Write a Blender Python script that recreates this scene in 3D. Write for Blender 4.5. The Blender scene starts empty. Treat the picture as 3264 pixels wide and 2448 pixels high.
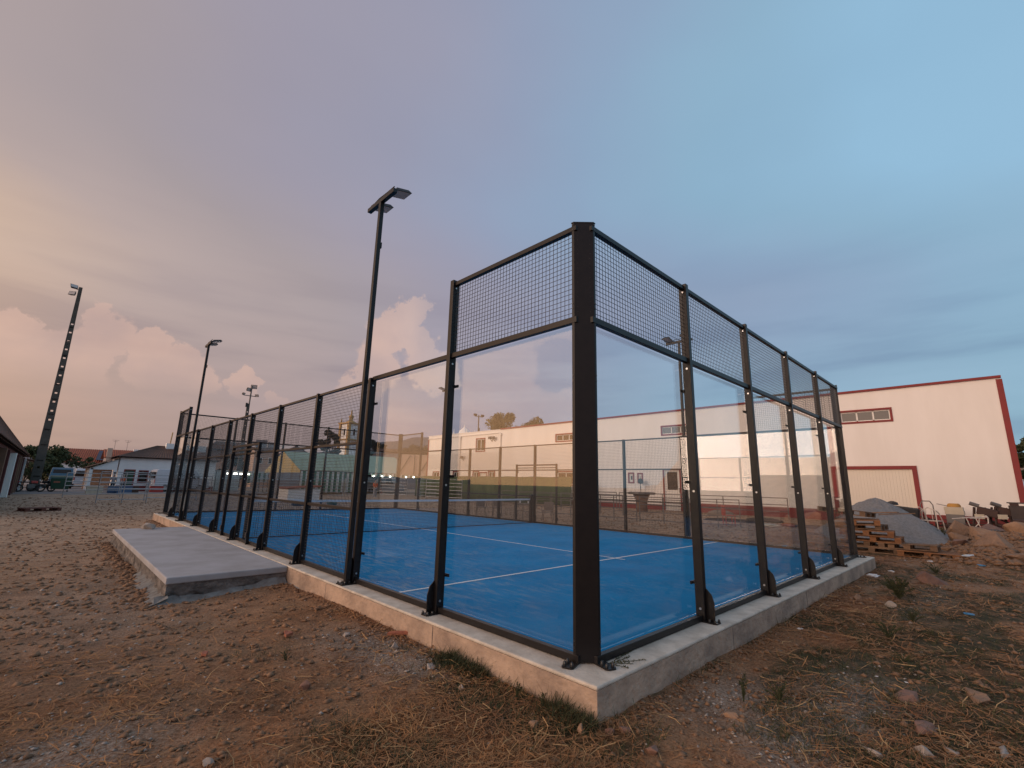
import bpy, bmesh, math, random
import numpy as np
from mathutils import Vector, Matrix
R = math.radians
random.seed(7); rng = np.random.default_rng(7)
sc = bpy.context.scene
col = sc.collection

# ------------------------------------------------------------------ camera
CAM = Vector((-3.3534, -2.525, 1.404))
yaw, pit, rol = 0.8044, 0.2129, 0.0248
fw = Vector((math.cos(yaw)*math.cos(pit), math.sin(yaw)*math.cos(pit), math.sin(pit)))
r0 = Vector((math.sin(yaw), -math.cos(yaw), 0)); u0 = r0.cross(fw)
rr = r0*math.cos(rol)+u0*math.sin(rol); uu = -r0*math.sin(rol)+u0*math.cos(rol)
cd = bpy.data.cameras.new('camera'); cam = bpy.data.objects.new('camera', cd); col.objects.link(cam)
m3 = Matrix((rr, uu, -fw)).transposed()
cam.matrix_world = Matrix.Translation(CAM) @ m3.to_4x4()
cd.sensor_width = 36; cd.lens = 1481.7/3264*36; cd.clip_end = 9000; cd.clip_start = 0.05
sc.camera = cam

# ------------------------------------------------------------------ exposure
sc.view_settings.view_transform = 'Standard'; sc.view_settings.look = 'None'
sc.view_settings.exposure = 0.0; sc.view_settings.gamma = 1; sc.view_settings.use_curve_mapping = False
sc.cycles.transparent_max_bounces = 48; sc.cycles.max_bounces = 8; sc.cycles.glossy_bounces = 4
sc.cycles.caustics_reflective = False

# ------------------------------------------------------------------ sky
SUN_AZ, SUN_EL = 167.0, 8.0
w = bpy.data.worlds.new('World'); sc.world = w; w.use_nodes = True
nt = w.node_tree; nt.nodes.clear()
def N(t, **k):
    n = nt.nodes.new(t)
    for a, b in k.items(): setattr(n, a, b)
    return n
def setin(s, v):
    if isinstance(v, bpy.types.NodeSocket): nt.links.new(v, s)
    elif s.type == 'RGBA' and len(v) == 3: s.default_value = (*v, 1)
    else: s.default_value = v
def MM(op, a, b=0.0, c=None, clamp=False):
    n = N('ShaderNodeMath', operation=op, use_clamp=clamp); setin(n.inputs[0], a); setin(n.inputs[1], b)
    if c is not None: setin(n.inputs[2], c)
    return n.outputs[0]
def VV(op, a, b=(0, 0, 0), s=None):
    n = N('ShaderNodeVectorMath', operation=op); setin(n.inputs[0], a); setin(n.inputs[1], b)
    if s is not None: setin(n.inputs['Scale'], s)
    return n.outputs['Value'] if op in ('DOT_PRODUCT', 'LENGTH', 'DISTANCE') else n.outputs['Vector']
def MIXC(f, a, b, mode='MIX'):
    n = N('ShaderNodeMix', data_type='RGBA', blend_type=mode)
    setin(n.inputs[0], f); setin(n.inputs[6], a); setin(n.inputs[7], b); return n.outputs[2]
def RAMP(f, stops, interp='LINEAR'):
    n = N('ShaderNodeValToRGB'); cr = n.color_ramp; cr.interpolation = interp
    while len(cr.elements) < len(stops): cr.elements.new(0.5)
    for e, (p, c) in zip(cr.elements, stops):
        e.position = p; e.color = (c[0], c[1], c[2], 1) if not isinstance(c, float) else (c, c, c, 1)
    setin(n.inputs[0], f); return n.outputs[0]
def dirv(az, el): return (math.cos(R(el))*math.cos(R(az)), math.cos(R(el))*math.sin(R(az)), math.sin(R(el)))
tc = N('ShaderNodeTexCoord'); d = VV('NORMALIZE', tc.outputs['Generated'])
sep = N('ShaderNodeSeparateXYZ'); nt.links.new(d, sep.inputs[0]); ez = sep.outputs[2]
warp = N('ShaderNodeTexNoise'); warp.inputs['Scale'].default_value = 2.2; warp.inputs['Detail'].default_value = 3; setin(warp.inputs['Vector'], d)
s = VV('DOT_PRODUCT', d, dirv(150, 0))
s = MM('ADD', s, MM('MULTIPLY', MM('SUBTRACT', warp.outputs['Fac'], 0.5), 0.30))
f = MM('MULTIPLY_ADD', s, 0.5, 0.5)
f = MM('SUBTRACT', f, MM('MULTIPLY', RAMP(ez, [(0.34, 0.0), (0.56, 1.0)], 'EASE'), 0.16))
def lin(h):
    v = [int(h[i:i+2], 16)/255 for i in (0, 2, 4)]
    return tuple(x/12.92 if x <= .04045 else ((x+.055)/1.055)**2.4 for x in v)
base = RAMP(f, [(0.0, lin('94BCD8')), (0.08, lin('8FB2CB')), (0.17, lin('8FA6C1')), (0.27, lin('949FB8')), (0.36, lin('9A9BAF')), (0.46, lin('A09AA8')), (0.58, lin('A89C9F')),
                (0.70, lin('B7A5A1')), (0.79, lin('CCB19F')), (0.88, (.98, .68, .46)), (1.0, (1.9, 1.08, .55))])
# lower sky: a little warmer and dustier on the sunset half, stretched dusky bands
low = RAMP(ez, [(0.0, 1.0), (0.10, 0.85), (0.32, 0.0)])
lowc = RAMP(f, [(0.0, lin('86ABC0')), (0.22, lin('8FACC2')), (0.36, lin('9299AC')), (0.50, lin('A3949C')), (0.66, lin('AB938E')), (0.78, lin('BF9C8A')), (0.88, (1.05, .62, .36)), (1, (2.4, 1.2, .55))])
c1 = MIXC(low, base, lowc)
stv = VV('MULTIPLY', d, (2.2, 2.2, 15.0))
st = N('ShaderNodeTexNoise'); st.inputs['Scale'].default_value = 1.0; st.inputs['Detail'].default_value = 5; st.inputs['Roughness'].default_value = .5; setin(st.inputs['Vector'], stv)
band = RAMP(st.outputs['Fac'], [(0.36, (.80, .80, .85)), (0.50, (0.98, 0.98, 0.98)), (0.66, (1.08, 1.06, 1.05))])
bfade = RAMP(ez, [(0.0, 0.7), (0.22, 0.95), (0.38, 0.25), (0.5, 0.0)])
c2 = MIXC(bfade, c1, MIXC(1.0, c1, band, 'MULTIPLY'))
big = N('ShaderNodeTexNoise'); big.inputs['Scale'].default_value = 1.3; big.inputs['Detail'].default_value = 4; setin(big.inputs['Vector'], VV('MULTIPLY', d, (1, 1, 2.0)))
c2 = MIXC(0.5, c2, MIXC(1.0, c2, RAMP(big.outputs['Fac'], [(0.3, (.88, .89, .91)), (0.7, (1.09, 1.08, 1.06))]), 'MULTIPLY'))
# cumulus towers: soft spheres in direction space, edges broken up by noise
nz = N('ShaderNodeTexNoise'); nz.inputs['Scale'].default_value = 9; nz.inputs['Detail'].default_value = 6; nz.inputs['Roughness'].default_value = .55; setin(nz.inputs['Vector'], d)
nz2 = N('ShaderNodeTexNoise'); nz2.inputs['Scale'].default_value = 30; nz2.inputs['Detail'].default_value = 5; nz2.inputs['Roughness'].default_value = .6; setin(nz2.inputs['Vector'], d)
dd = VV('ADD', d, VV('SCALE', VV('SUBTRACT', nz.outputs['Color'], (0.5, 0.5, 0.5)), s=0.10))
dd = VV('ADD', dd, VV('SCALE', VV('SUBTRACT', nz2.outputs['Color'], (0.5, 0.5, 0.5)), s=0.045))
def blob(az, el, rad, mx, soft=0.16):
    dist = VV('DISTANCE', dd, dirv(az, el))
    v = MM('MULTIPLY', MM('SUBTRACT', 1.0, MM('DIVIDE', dist, rad)), 1/soft, clamp=True)
    v = MM('MULTIPLY', v, v); return v if mx is None else MM('MAXIMUM', mx, v)
def fade_low(el0, el1): return RAMP(ez, [(math.sin(R(el0)), 0.0), (math.sin(R(el1)), 1.0)], 'EASE')
m1 = None
for a, e, r_ in ((90.3, 10.0, .065), (88.2, 12.0, .048), (89.3, 13.4, .030), (92.5, 9.5, .06), (94.8, 12.2, .035), (97, 11, .05), (83.4, 10.2, .052), (84.6, 12.2, .030), (82.0, 11.4, .032), (81.0, 9.2, .040), (77.0, 9.6, .034), (76.2, 10.6, .022), (73, 8.5, .03), (102, 11, .10), (112, 9, .12), (122, 13, .12)):
    m1 = blob(a, e, r_, m1, .17)
m1 = MM('MULTIPLY', m1, fade_low(7.2, 10.5))
m2 = None
for a, e, r_ in ((62.8, 13.5, .060), (61.8, 17.3, .050), (60.0, 19.6, .040), (58.4, 20.6, .028), (58.0, 17.0, .045), (57.0, 13.5, .05), (54.8, 12.0, .04), (64.8, 10.5, .045), (148, 9, .09), (140, 14, .07)):
    m2 = blob(a, e, r_, m2, .20)
m2 = MM('MULTIPLY', m2, fade_low(8.0, 12.0))
shade = N('ShaderNodeTexNoise'); shade.inputs['Scale'].default_value = 11; shade.inputs['Detail'].default_value = 5; setin(shade.inputs['Vector'], VV('ADD', d, (3.1, 1.7, .4)))
sh = RAMP(shade.outputs['Fac'], [(0.3, (.86, .87, .92)), (0.65, (1.10, 1.05, 1.0))])
c3 = MIXC(MM('MULTIPLY', m1, .55), c2, MIXC(1.0, lin('D6B4A6'), sh, 'MULTIPLY'))
lit2 = RAMP(f, [(0.36, lin('A9AEBB')), (0.43, lin('C0B4B6')), (0.52, lin('CFB3AA')), (0.7, lin('DDB49C'))])
c3 = MIXC(MM('MULTIPLY', m2, .75), c3, MIXC(1.0, lit2, sh, 'MULTIPLY'))
# below the horizon: dull earth
c4 = MIXC(RAMP(ez, [(0.0, 1.0), (0.004, 0.0)]) if False else MM('LESS_THAN', ez, -0.01), c3, (.09, .07, .055, 1))
skyn = N('ShaderNodeTexSky', sky_type='NISHITA'); skyn.sun_disc = False
skyn.sun_elevation = R(SUN_EL); skyn.sun_rotation = R(90-SUN_AZ); skyn.dust_density = 2
bg1 = N('ShaderNodeBackground'); bg1.inputs[1].default_value = 0.10; nt.links.new(skyn.outputs[0], bg1.inputs[0])
bg2 = N('ShaderNodeBackground'); bg2.inputs[1].default_value = 1.06; nt.links.new(c4, bg2.inputs[0])
mx = N('ShaderNodeMixShader'); mx.inputs[0].default_value = 0.93; nt.links.new(bg1.outputs[0], mx.inputs[1]); nt.links.new(bg2.outputs[0], mx.inputs[2])
out = N('ShaderNodeOutputWorld'); nt.links.new(mx.outputs[0], out.inputs[0])

# ------------------------------------------------------------------ sun (afterglow low in the west, very soft)
sl = bpy.data.lights.new('sun', 'SUN'); sl.energy = 1.8; sl.angle = R(40); sl.color = (1.0, 0.80, 0.71)
so = bpy.data.objects.new('sun', sl); col.objects.link(so)
so.rotation_euler = Vector(dirv(SUN_AZ, SUN_EL)).to_track_quat('Z', 'Y').to_euler()

# ------------------------------------------------------------------ materials
def mat(name, color, rough=0.8, metal=0.0, noise=None, bump=None, color2=None, scale=5.0, spec=None, detail=6, stretch=None, emit=None, coords='Object', rand=0.0, con=(0.32, 0.68)):
    """principled material; noise mixes color->color2 ; bump=(strength, scale, distance)"""
    global nt
    m = bpy.data.materials.new(name); m.use_nodes = True; keep = nt; nt = m.node_tree
    bs = nt.nodes['Principled BSDF']
    bs.inputs['Roughness'].default_value = rough; bs.inputs['Metallic'].default_value = metal
    if spec is not None: bs.inputs['Specular IOR Level'].default_value = spec
    tcn = N('ShaderNodeTexCoord'); v = tcn.outputs[coords]
    if stretch: v = VV('MULTIPLY', v, stretch)
    c = (*color, 1)
    if color2 is not None:
        t = N('ShaderNodeTexNoise'); t.inputs['Scale'].default_value = scale; t.inputs['Detail'].default_value = detail; t.inputs['Roughness'].default_value = .62
        setin(t.inputs['Vector'], v)
        fac = RAMP(t.outputs['Fac'], [(con[0], 0.0), (con[1], 1.0)])
        c = MIXC(fac, (*color, 1), (*color2, 1))
    if rand:
        oi = N('ShaderNodeObjectInfo'); hs = N('ShaderNodeHueSaturation')
        setin(hs.inputs['Value'], MM('MULTIPLY_ADD', oi.outputs['Random'], rand, 1-rand/2)); setin(hs.inputs['Color'], c); c = hs.outputs[0]
    setin(bs.inputs['Base Color'], c)
    if emit: bs.inputs['Emission Color'].default_value = (*emit[0], 1); bs.inputs['Emission Strength'].default_value = emit[1]
    if bump:
        b = N('ShaderNodeBump'); b.inputs['Strength'].default_value = bump[0]; b.inputs['Distance'].default_value = bump[2]
        t2 = N('ShaderNodeTexNoise'); t2.inputs['Scale'].default_value = bump[1]; t2.inputs['Detail'].default_value = 6; setin(t2.inputs['Vector'], v)
        setin(b.inputs['Height'], t2.outputs['Fac']); setin(bs.inputs['Normal'], b.outputs[0])
    nt = keep
    return m
def glass_mat(name, tint, dirt=0.0):
    global nt
    m = bpy.data.materials.new(name); m.use_nodes = True; keep = nt; nt = m.node_tree; nt.nodes.clear()
    g = N('ShaderNodeNewGeometry'); c = MM('ABSOLUTE', VV('DOT_PRODUCT', g.outputs['Normal'], g.outputs['Incoming']))
    fr = MM('MULTIPLY_ADD', MM('POWER', MM('SUBTRACT', 1.0, c, clamp=True), 4.8), 0.94, 0.055)
    tr = N('ShaderNodeBsdfTransparent'); tr.inputs[0].default_value = (*tint, 1)
    gl = N('ShaderNodeBsdfGlossy'); gl.inputs['Roughness'].default_value = 0.0; gl.inputs[0].default_value = (1, 1, 1, 1)
    mx = N('ShaderNodeMixShader'); setin(mx.inputs[0], fr); nt.links.new(tr.outputs[0], mx.inputs[1]); nt.links.new(gl.outputs[0], mx.inputs[2])
    res = mx
    if dirt:
        tcn = N('ShaderNodeTexCoord'); t = N('ShaderNodeTexNoise'); t.inputs['Scale'].default_value = 2.5; t.inputs['Detail'].default_value = 6; setin(t.inputs['Vector'], tcn.outputs['Object'])
        df = N('ShaderNodeBsdfDiffuse'); df.inputs[0].default_value = (.5, .46, .42, 1)
        sp = N('ShaderNodeSeparateXYZ'); setin(sp.inputs[0], tcn.outputs['Object'])
        low_film = RAMP(sp.outputs[2], [(0.06, 1.0), (0.6, 0.25)])  # pale film grows denser towards the foot of the pane
        mx2 = N('ShaderNodeMixShader'); setin(mx2.inputs[0], MM('MULTIPLY', MM('MULTIPLY', RAMP(t.outputs['Fac'], [(0.42, 0.05), (0.7, 1.0)]), low_film), dirt))
        nt.links.new(mx.outputs[0], mx2.inputs[1]); nt.links.new(df.outputs[0], mx2.inputs[2]); res = mx2
    o = N('ShaderNodeOutputMaterial'); nt.links.new(res.outputs[0], o.inputs[0]); nt = keep
    return m

M = {}
M['steel'] = mat('black_powder_coat', (.009, .008, .009), .40, color2=(.014, .012, .012), scale=9, bump=(.10, 300, .0008), spec=.34)
M['wire'] = mat('black_wire', (.022, .022, .026), .45)
M['bolt'] = mat('bolt_cap', (.03, .03, .03), .35)
M['zinc'] = mat('zinc_bolt', (.55, .55, .55), .3, .9)
M['glass'] = glass_mat('tempered_glass', (.982, .994, .990), dirt=.016)
M['wglass'] = mat('window_glass', (.030, .024, .020), .08, spec=.3)
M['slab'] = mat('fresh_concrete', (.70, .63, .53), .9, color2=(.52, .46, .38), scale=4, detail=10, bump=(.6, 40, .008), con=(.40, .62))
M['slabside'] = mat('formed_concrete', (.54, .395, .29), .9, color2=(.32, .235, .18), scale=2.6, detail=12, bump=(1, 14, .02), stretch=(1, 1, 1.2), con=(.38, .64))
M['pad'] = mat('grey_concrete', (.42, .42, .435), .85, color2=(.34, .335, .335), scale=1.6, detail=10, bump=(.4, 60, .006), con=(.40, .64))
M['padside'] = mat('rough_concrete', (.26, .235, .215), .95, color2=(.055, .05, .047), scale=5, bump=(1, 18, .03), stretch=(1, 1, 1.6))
M['line'] = mat('white_turf_line', (.92, .93, .94), .9, color2=(.82, .84, .86), scale=40)
M['net'] = mat('black_net', (.015, .015, .017), .8)
M['tape'] = mat('white_net_tape', (.72, .74, .78), .7, color2=(.62, .64, .68), scale=4)
M['lampglass'] = mat('lamp_lens', (.55, .5, .48), .25, color2=(.5, .45, .42), scale=6)
M['wood'] = mat('pallet_wood', (.30, .135, .055), .85, color2=(.15, .07, .035), scale=3, stretch=(2, 14, 14), bump=(.4, 30, .004), rand=.5)
M['woodold'] = mat('weathered_pallet_wood', (.25, .155, .095), .9, color2=(.13, .08, .05), scale=3, stretch=(2, 14, 14), bump=(.4, 30, .004), rand=.6)
M['redwood'] = mat('red_brown_board', (.13, .045, .032), .85, color2=(.08, .035, .025), scale=4)
M['gravel'] = mat('grey_gravel', (.30, .295, .29), .95, color2=(.20, .195, .19), scale=14, bump=(1, 60, .03))
M['rock'] = mat('tan_rock', (.36, .22, .135), .9, color2=(.24, .145, .09), scale=3.5, bump=(.9, 9, .05), rand=.25)
M['rockred'] = mat('reddish_rock', (.27, .15, .105), .9, color2=(.18, .10, .075), scale=5, bump=(.9, 14, .03), rand=.3)
M['rockpale'] = mat('pale_rock', (.42, .37, .33), .9, color2=(.27, .225, .19), scale=5, bump=(.9, 14, .02), rand=.25)
M['brick'] = mat('fired_clay', (.42, .15, .085), .85, color2=(.30, .11, .07), scale=20)
M['wallw'] = mat('white_render_wall', (.84, .81, .775), .9, color2=(.765, .73, .69), scale=.9, bump=(.2, 40, .01), stretch=(1, 1, .22), detail=9)
M['cladding'] = mat('white_cladding', (.74, .71, .68), .7)
M['dado'] = mat('red_paint', (.24, .032, .032), .75, color2=(.19, .03, .03), scale=1.5)
M['frame'] = mat('white_window_frame', (.72, .70, .66), .5)
M['door'] = mat('garage_door_white', (.72, .66, .56), .6, color2=(.68, .62, .53), scale=.7)
M['galv'] = mat('galvanised_steel', (.40, .40, .41), .45, .6, color2=(.30, .30, .31), scale=6)
M['dgalv'] = mat('dull_dark_steel', (.14, .13, .125), .5, .4)
M['rust'] = mat('rusty_steel', (.11, .055, .04), .85, color2=(.06, .04, .035), scale=6)
M['green'] = mat('green_windbreak_cloth', (.075, .115, .045), .9, color2=(.05, .075, .035), scale=1.3, stretch=(1, 2.0, .6))
M['tentroof'] = mat('green_tent_canvas', (.30, .38, .27), .8, color2=(.25, .33, .24), scale=1.2)
M['tentend'] = mat('yellow_tent_canvas', (.48, .38, .17), .8, color2=(.40, .31, .14), scale=2)
M['stripeg'] = mat('green_stripe_canvas', (.05, .16, .09), .8)
M['stripew'] = mat('white_stripe_canvas', (.62, .64, .60), .8)
M['tile'] = mat('clay_roof_tiles', (.20, .105, .075), .9, color2=(.13, .075, .06), scale=2.5)
M['tilered'] = mat('red_roof_tiles', (.36, .11, .06), .9, color2=(.27, .09, .055), scale=2.5)
M['tiledk'] = mat('brown_roof_tiles', (.15, .085, .062), .9, color2=(.09, .055, .045), scale=1.5)
M['white'] = mat('white_paint', (.87, .87, .86), .8, color2=(.78, .78, .775), scale=1)
M['peach'] = mat('peach_wall', (.62, .45, .35), .9, color2=(.54, .39, .30), scale=.6)
M['yellowst'] = mat('yellow_stone_trim', (.55, .36, .16), .9, color2=(.45, .29, .13), scale=1)
M['grey'] = mat('grey_wall', (.30, .29, .30), .9, color2=(.24, .23, .24), scale=.7)
M['colred'] = mat('dark_red_column', (.10, .028, .026), .8)
M['colwood'] = mat('brown_column', (.20, .115, .075), .85, color2=(.15, .085, .06), scale=3)
M['dark'] = mat('dark_recess', (.018, .014, .013), .9)
M['pole'] = mat('old_concrete_pole', (.115, .105, .09), .9, color2=(.07, .064, .055), scale=3, bump=(.5, 20, .01))
M['bin'] = mat('green_plastic', (.025, .075, .04), .5, color2=(.02, .06, .033), scale=3)
M['bluevan'] = mat('blue_van_paint', (.035, .12, .19), .35, color2=(.03, .10, .165), scale=1)
M['whitevan'] = mat('white_van_paint', (.55, .56, .60), .35)
M['tyre'] = mat('black_rubber', (.018, .018, .019), .8)
M['black'] = mat('black_plastic', (.02, .02, .022), .55)
M['blackmachine'] = mat('dark_rusty_machine', (.045, .028, .026), .8, color2=(.075, .04, .032), scale=5)
M['yellow'] = mat('yellow_plastic', (.50, .27, .06), .7, color2=(.40, .2, .05), scale=3)
M['cream'] = mat('cream_box', (.55, .49, .38), .7, color2=(.46, .40, .31), scale=3)
M['whitemetal'] = mat('white_painted_tube', (.66, .58, .50), .5)
M['wicker'] = mat('brown_plastic_chair', (.16, .125, .105), .6)
M['leaf'] = mat('dark_foliage', (.045, .060, .025), .8, color2=(.085, .095, .035), scale=1.5, coords='Object')
M['leafwarmlit'] = mat('warm_lit_foliage', (.10, .09, .03), .8, color2=(.16, .125, .04), scale=1.2)  # warm evening light on the leaves is put into their colour
M['leafdk'] = mat('conifer_foliage', (.028, .032, .022), .85, color2=(.05, .05, .03), scale=1.2)
M['bark'] = mat('bark', (.09, .06, .045), .95)
M['hill'] = mat('hazed_wooded_hill', (.085, .095, .12), .95, color2=(.105, .11, .13), scale=.02)  # distance haze is painted in as the blue of the base colour
M['solar'] = mat('solar_panel_blue', (.03, .05, .09), .2)
M['skin'] = mat('skin', (.35, .20, .14), .6)
M['hair'] = mat('dark_hair', (.02, .015, .012), .8)
M['clgrey'] = mat('grey_shirt', (.30, .29, .31), .9); M['clorange'] = mat('orange_top', (.65, .12, .04), .9)
M['cldark'] = mat('dark_trousers', (.03, .035, .05), .9); M['clblue'] = mat('blue_cloth', (.07, .13, .24), .9); M['clgreen'] = mat('green_top', (.12, .2, .08), .9)
M['bulb'] = mat('lit_bulb', (.9, .9, .85), .5, emit=((1.0, .93, .82), 9.0))
M['plastic'] = mat('clear_plastic_litter', (.55, .58, .60), .35); M['paper'] = mat('white_paper_litter', (.78, .76, .74), .8)
M['bluelit'] = mat('blue_plastic_litter', (.05, .22, .42), .5)
M['straw'] = mat('dry_straw', (.42, .215, .085), .85, color2=(.24, .105, .042), scale=1.4)
M['strawpale'] = mat('pale_straw', (.50, .30, .13), .85)
M['grass'] = mat('dull_green_grass', (.04, .052, .02), .9, color2=(.08, .075, .03), scale=2.5)
M['pebble'] = mat('brown_pebbles', (.31, .18, .10), .9, color2=(.17, .098, .058), scale=22)
M['pebblew'] = mat('pale_gravel', (.50, .45, .40), .9, color2=(.28, .235, .20), scale=25)
M['mortar'] = mat('spilt_mortar', (.25, .265, .26), .95, color2=(.16, .15, .14), scale=8, bump=(.8, 30, .01))
M['yard'] = mat('grey_yard', (.24, .22, .215), .9, color2=(.18, .165, .16), scale=.35, coords='Object')
M['brownfur'] = mat('dark_planks', (.07, .055, .05), .85, color2=(.045, .035, .035), scale=3)
M['redpl'] = mat('red_plastic', (.42, .05, .04), .5)
M['rope'] = mat('cable', (.02, .02, .02), .7)

# blue turf: sand streaks brushed into the pile
def turf_mat():
    global nt
    m = bpy.data.materials.new('blue_artificial_turf'); m.use_nodes = True; keep = nt; nt = m.node_tree
    bs = nt.nodes['Principled BSDF']; bs.inputs['Roughness'].default_value = .9; bs.inputs['Specular IOR Level'].default_value = .12
    tcn = N('ShaderNodeTexCoord'); v = tcn.outputs['Object']
    t = N('ShaderNodeTexNoise'); t.inputs['Scale'].default_value = 1.1; t.inputs['Detail'].default_value = 4; setin(t.inputs['Vector'], v)
    c = MIXC(RAMP(t.outputs['Fac'], [(.35, 0.0), (.65, 1.0)]), (.003, .225, .50, 1), (.005, .27, .58, 1))
    wv = N('ShaderNodeTexNoise'); wv.inputs['Scale'].default_value = 1.0; wv.inputs['Detail'].default_value = 8; wv.inputs['Roughness'].default_value = .7; setin(wv.inputs['Vector'], VV('MULTIPLY', v, (9, 2.2, 1)))
    ms = N('ShaderNodeTexNoise'); ms.inputs['Scale'].default_value = .42; ms.inputs['Detail'].default_value = 2; setin(ms.inputs['Vector'], v)
    fac = MM('MULTIPLY', RAMP(wv.outputs['Fac'], [(.52, 0.0), (.72, 1.0)]), RAMP(ms.outputs['Fac'], [(.45, 0.02), (.66, 1.0)]))
    dp_ = VV('DISTANCE', VV('MULTIPLY', v, (1, .55, 0)), (.6, 3.4, 0)); pz_ = RAMP(MM('MULTIPLY', dp_, .25), [(0.0, 1.0), (.75, 0.0)])
    fac = MM('ADD', fac, MM('MULTIPLY', RAMP(wv.outputs['Fac'], [(.47, 0.0), (.62, 1.0)]), MM('MULTIPLY', pz_, .9)), clamp=True)
    fac = MM('ADD', fac, MM('MULTIPLY', RAMP(wv.outputs['Fac'], [(.45, 0.0), (.75, 1.0)]), .04), clamp=True)
    c = MIXC(MM('MULTIPLY', fac, .6), c, (.40, .44, .46, 1))
    fn = N('ShaderNodeTexNoise'); fn.inputs['Scale'].default_value = 90; setin(fn.inputs['Vector'], v)
    c = MIXC(.35, c, MIXC(1.0, c, RAMP(fn.outputs['Fac'], [(.3, .75), (.7, 1.2)]), 'MULTIPLY'))
    setin(bs.inputs['Base Color'], c)
    b = N('ShaderNodeBump'); b.inputs['Strength'].default_value = .5; b.inputs['Distance'].default_value = .01; setin(b.inputs['Height'], fn.outputs['Fac']); setin(bs.inputs['Normal'], b.outputs[0])
    nt = keep; return m
M['turf'] = turf_mat()
def ground_mat():
    global nt
    m = bpy.data.materials.new('dry_earth'); m.use_nodes = True; keep = nt; nt = m.node_tree
    bs = nt.nodes['Principled BSDF']; bs.inputs['Roughness'].default_value = .95; bs.inputs['Specular IOR Level'].default_value = .2
    tcn = N('ShaderNodeTexCoord'); v = tcn.outputs['Object']
    at = N('ShaderNodeAttribute'); at.attribute_name = 'cover'; sp = N('ShaderNodeSeparateColor'); setin(sp.inputs[0], at.outputs['Color'])
    def noise(sc_, det=6, off=(0, 0, 0), ro=.6):
        t = N('ShaderNodeTexNoise'); t.inputs['Scale'].default_value = sc_; t.inputs['Detail'].default_value = det; t.inputs['Roughness'].default_value = ro
        setin(t.inputs['Vector'], VV('ADD', v, off)); return t.outputs['Fac']
    n1, n2, n3 = noise(.9, 5), noise(7, 8, (5, 1, 0), .7), noise(45, 6, (1, 7, 0), .7)
    n4 = noise(1.7, 8, (9, 3, 0), .75)
    c = MIXC(RAMP(n1, [(.35, 0.0), (.65, 1.0)]), (.285, .130, .058, 1), (.25, .148, .080, 1))
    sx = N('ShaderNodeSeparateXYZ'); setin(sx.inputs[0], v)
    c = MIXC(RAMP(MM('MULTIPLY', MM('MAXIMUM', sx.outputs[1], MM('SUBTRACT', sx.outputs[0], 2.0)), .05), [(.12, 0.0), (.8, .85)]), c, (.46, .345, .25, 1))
    c = MIXC(RAMP(n2, [(.42, 0.0), (.62, .65)]), c, (.36, .20, .105, 1))
    c = MIXC(MM('MULTIPLY', sp.outputs[0], RAMP(n2, [(.35, 0.2), (.60, 1.0)])), c, (.25, .105, .044, 1))   # dead grass
    c = MIXC(MM('MULTIPLY', sp.outputs[1], RAMP(n2, [(.34, 0.25), (.56, .95)])), c, (.050, .048, .024, 1))   # green
    c = MIXC(MM('MULTIPLY', sp.outputs[2], RAMP(n3, [(.35, 0.25), (.60, 1.0)])), c, (.29, .245, .20, 1))    # grey gravel / dust
    c = MIXC(.7, c, MIXC(1.0, c, RAMP(n4, [(.36, .55), (.5, 1.0), (.62, 1.25)]), 'MULTIPLY'))
    c = MIXC(.8, c, MIXC(1.0, c, RAMP(n3, [(.32, .38), (.5, 1.0), (.70, 1.55)]), 'MULTIPLY'))  # dark end of the fine noise paints crevice shade into the earth colour
    setin(bs.inputs['Base Color'], c)
    b = N('ShaderNodeBump'); b.inputs['Strength'].default_value = 1.0; b.inputs['Distance'].default_value = .035
    setin(b.inputs['Height'], MM('ADD', MM('MULTIPLY', n3, .45), n2)); setin(bs.inputs['Normal'], b.outputs[0])
    nt = keep; return m
M['ground'] = ground_mat()

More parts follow.
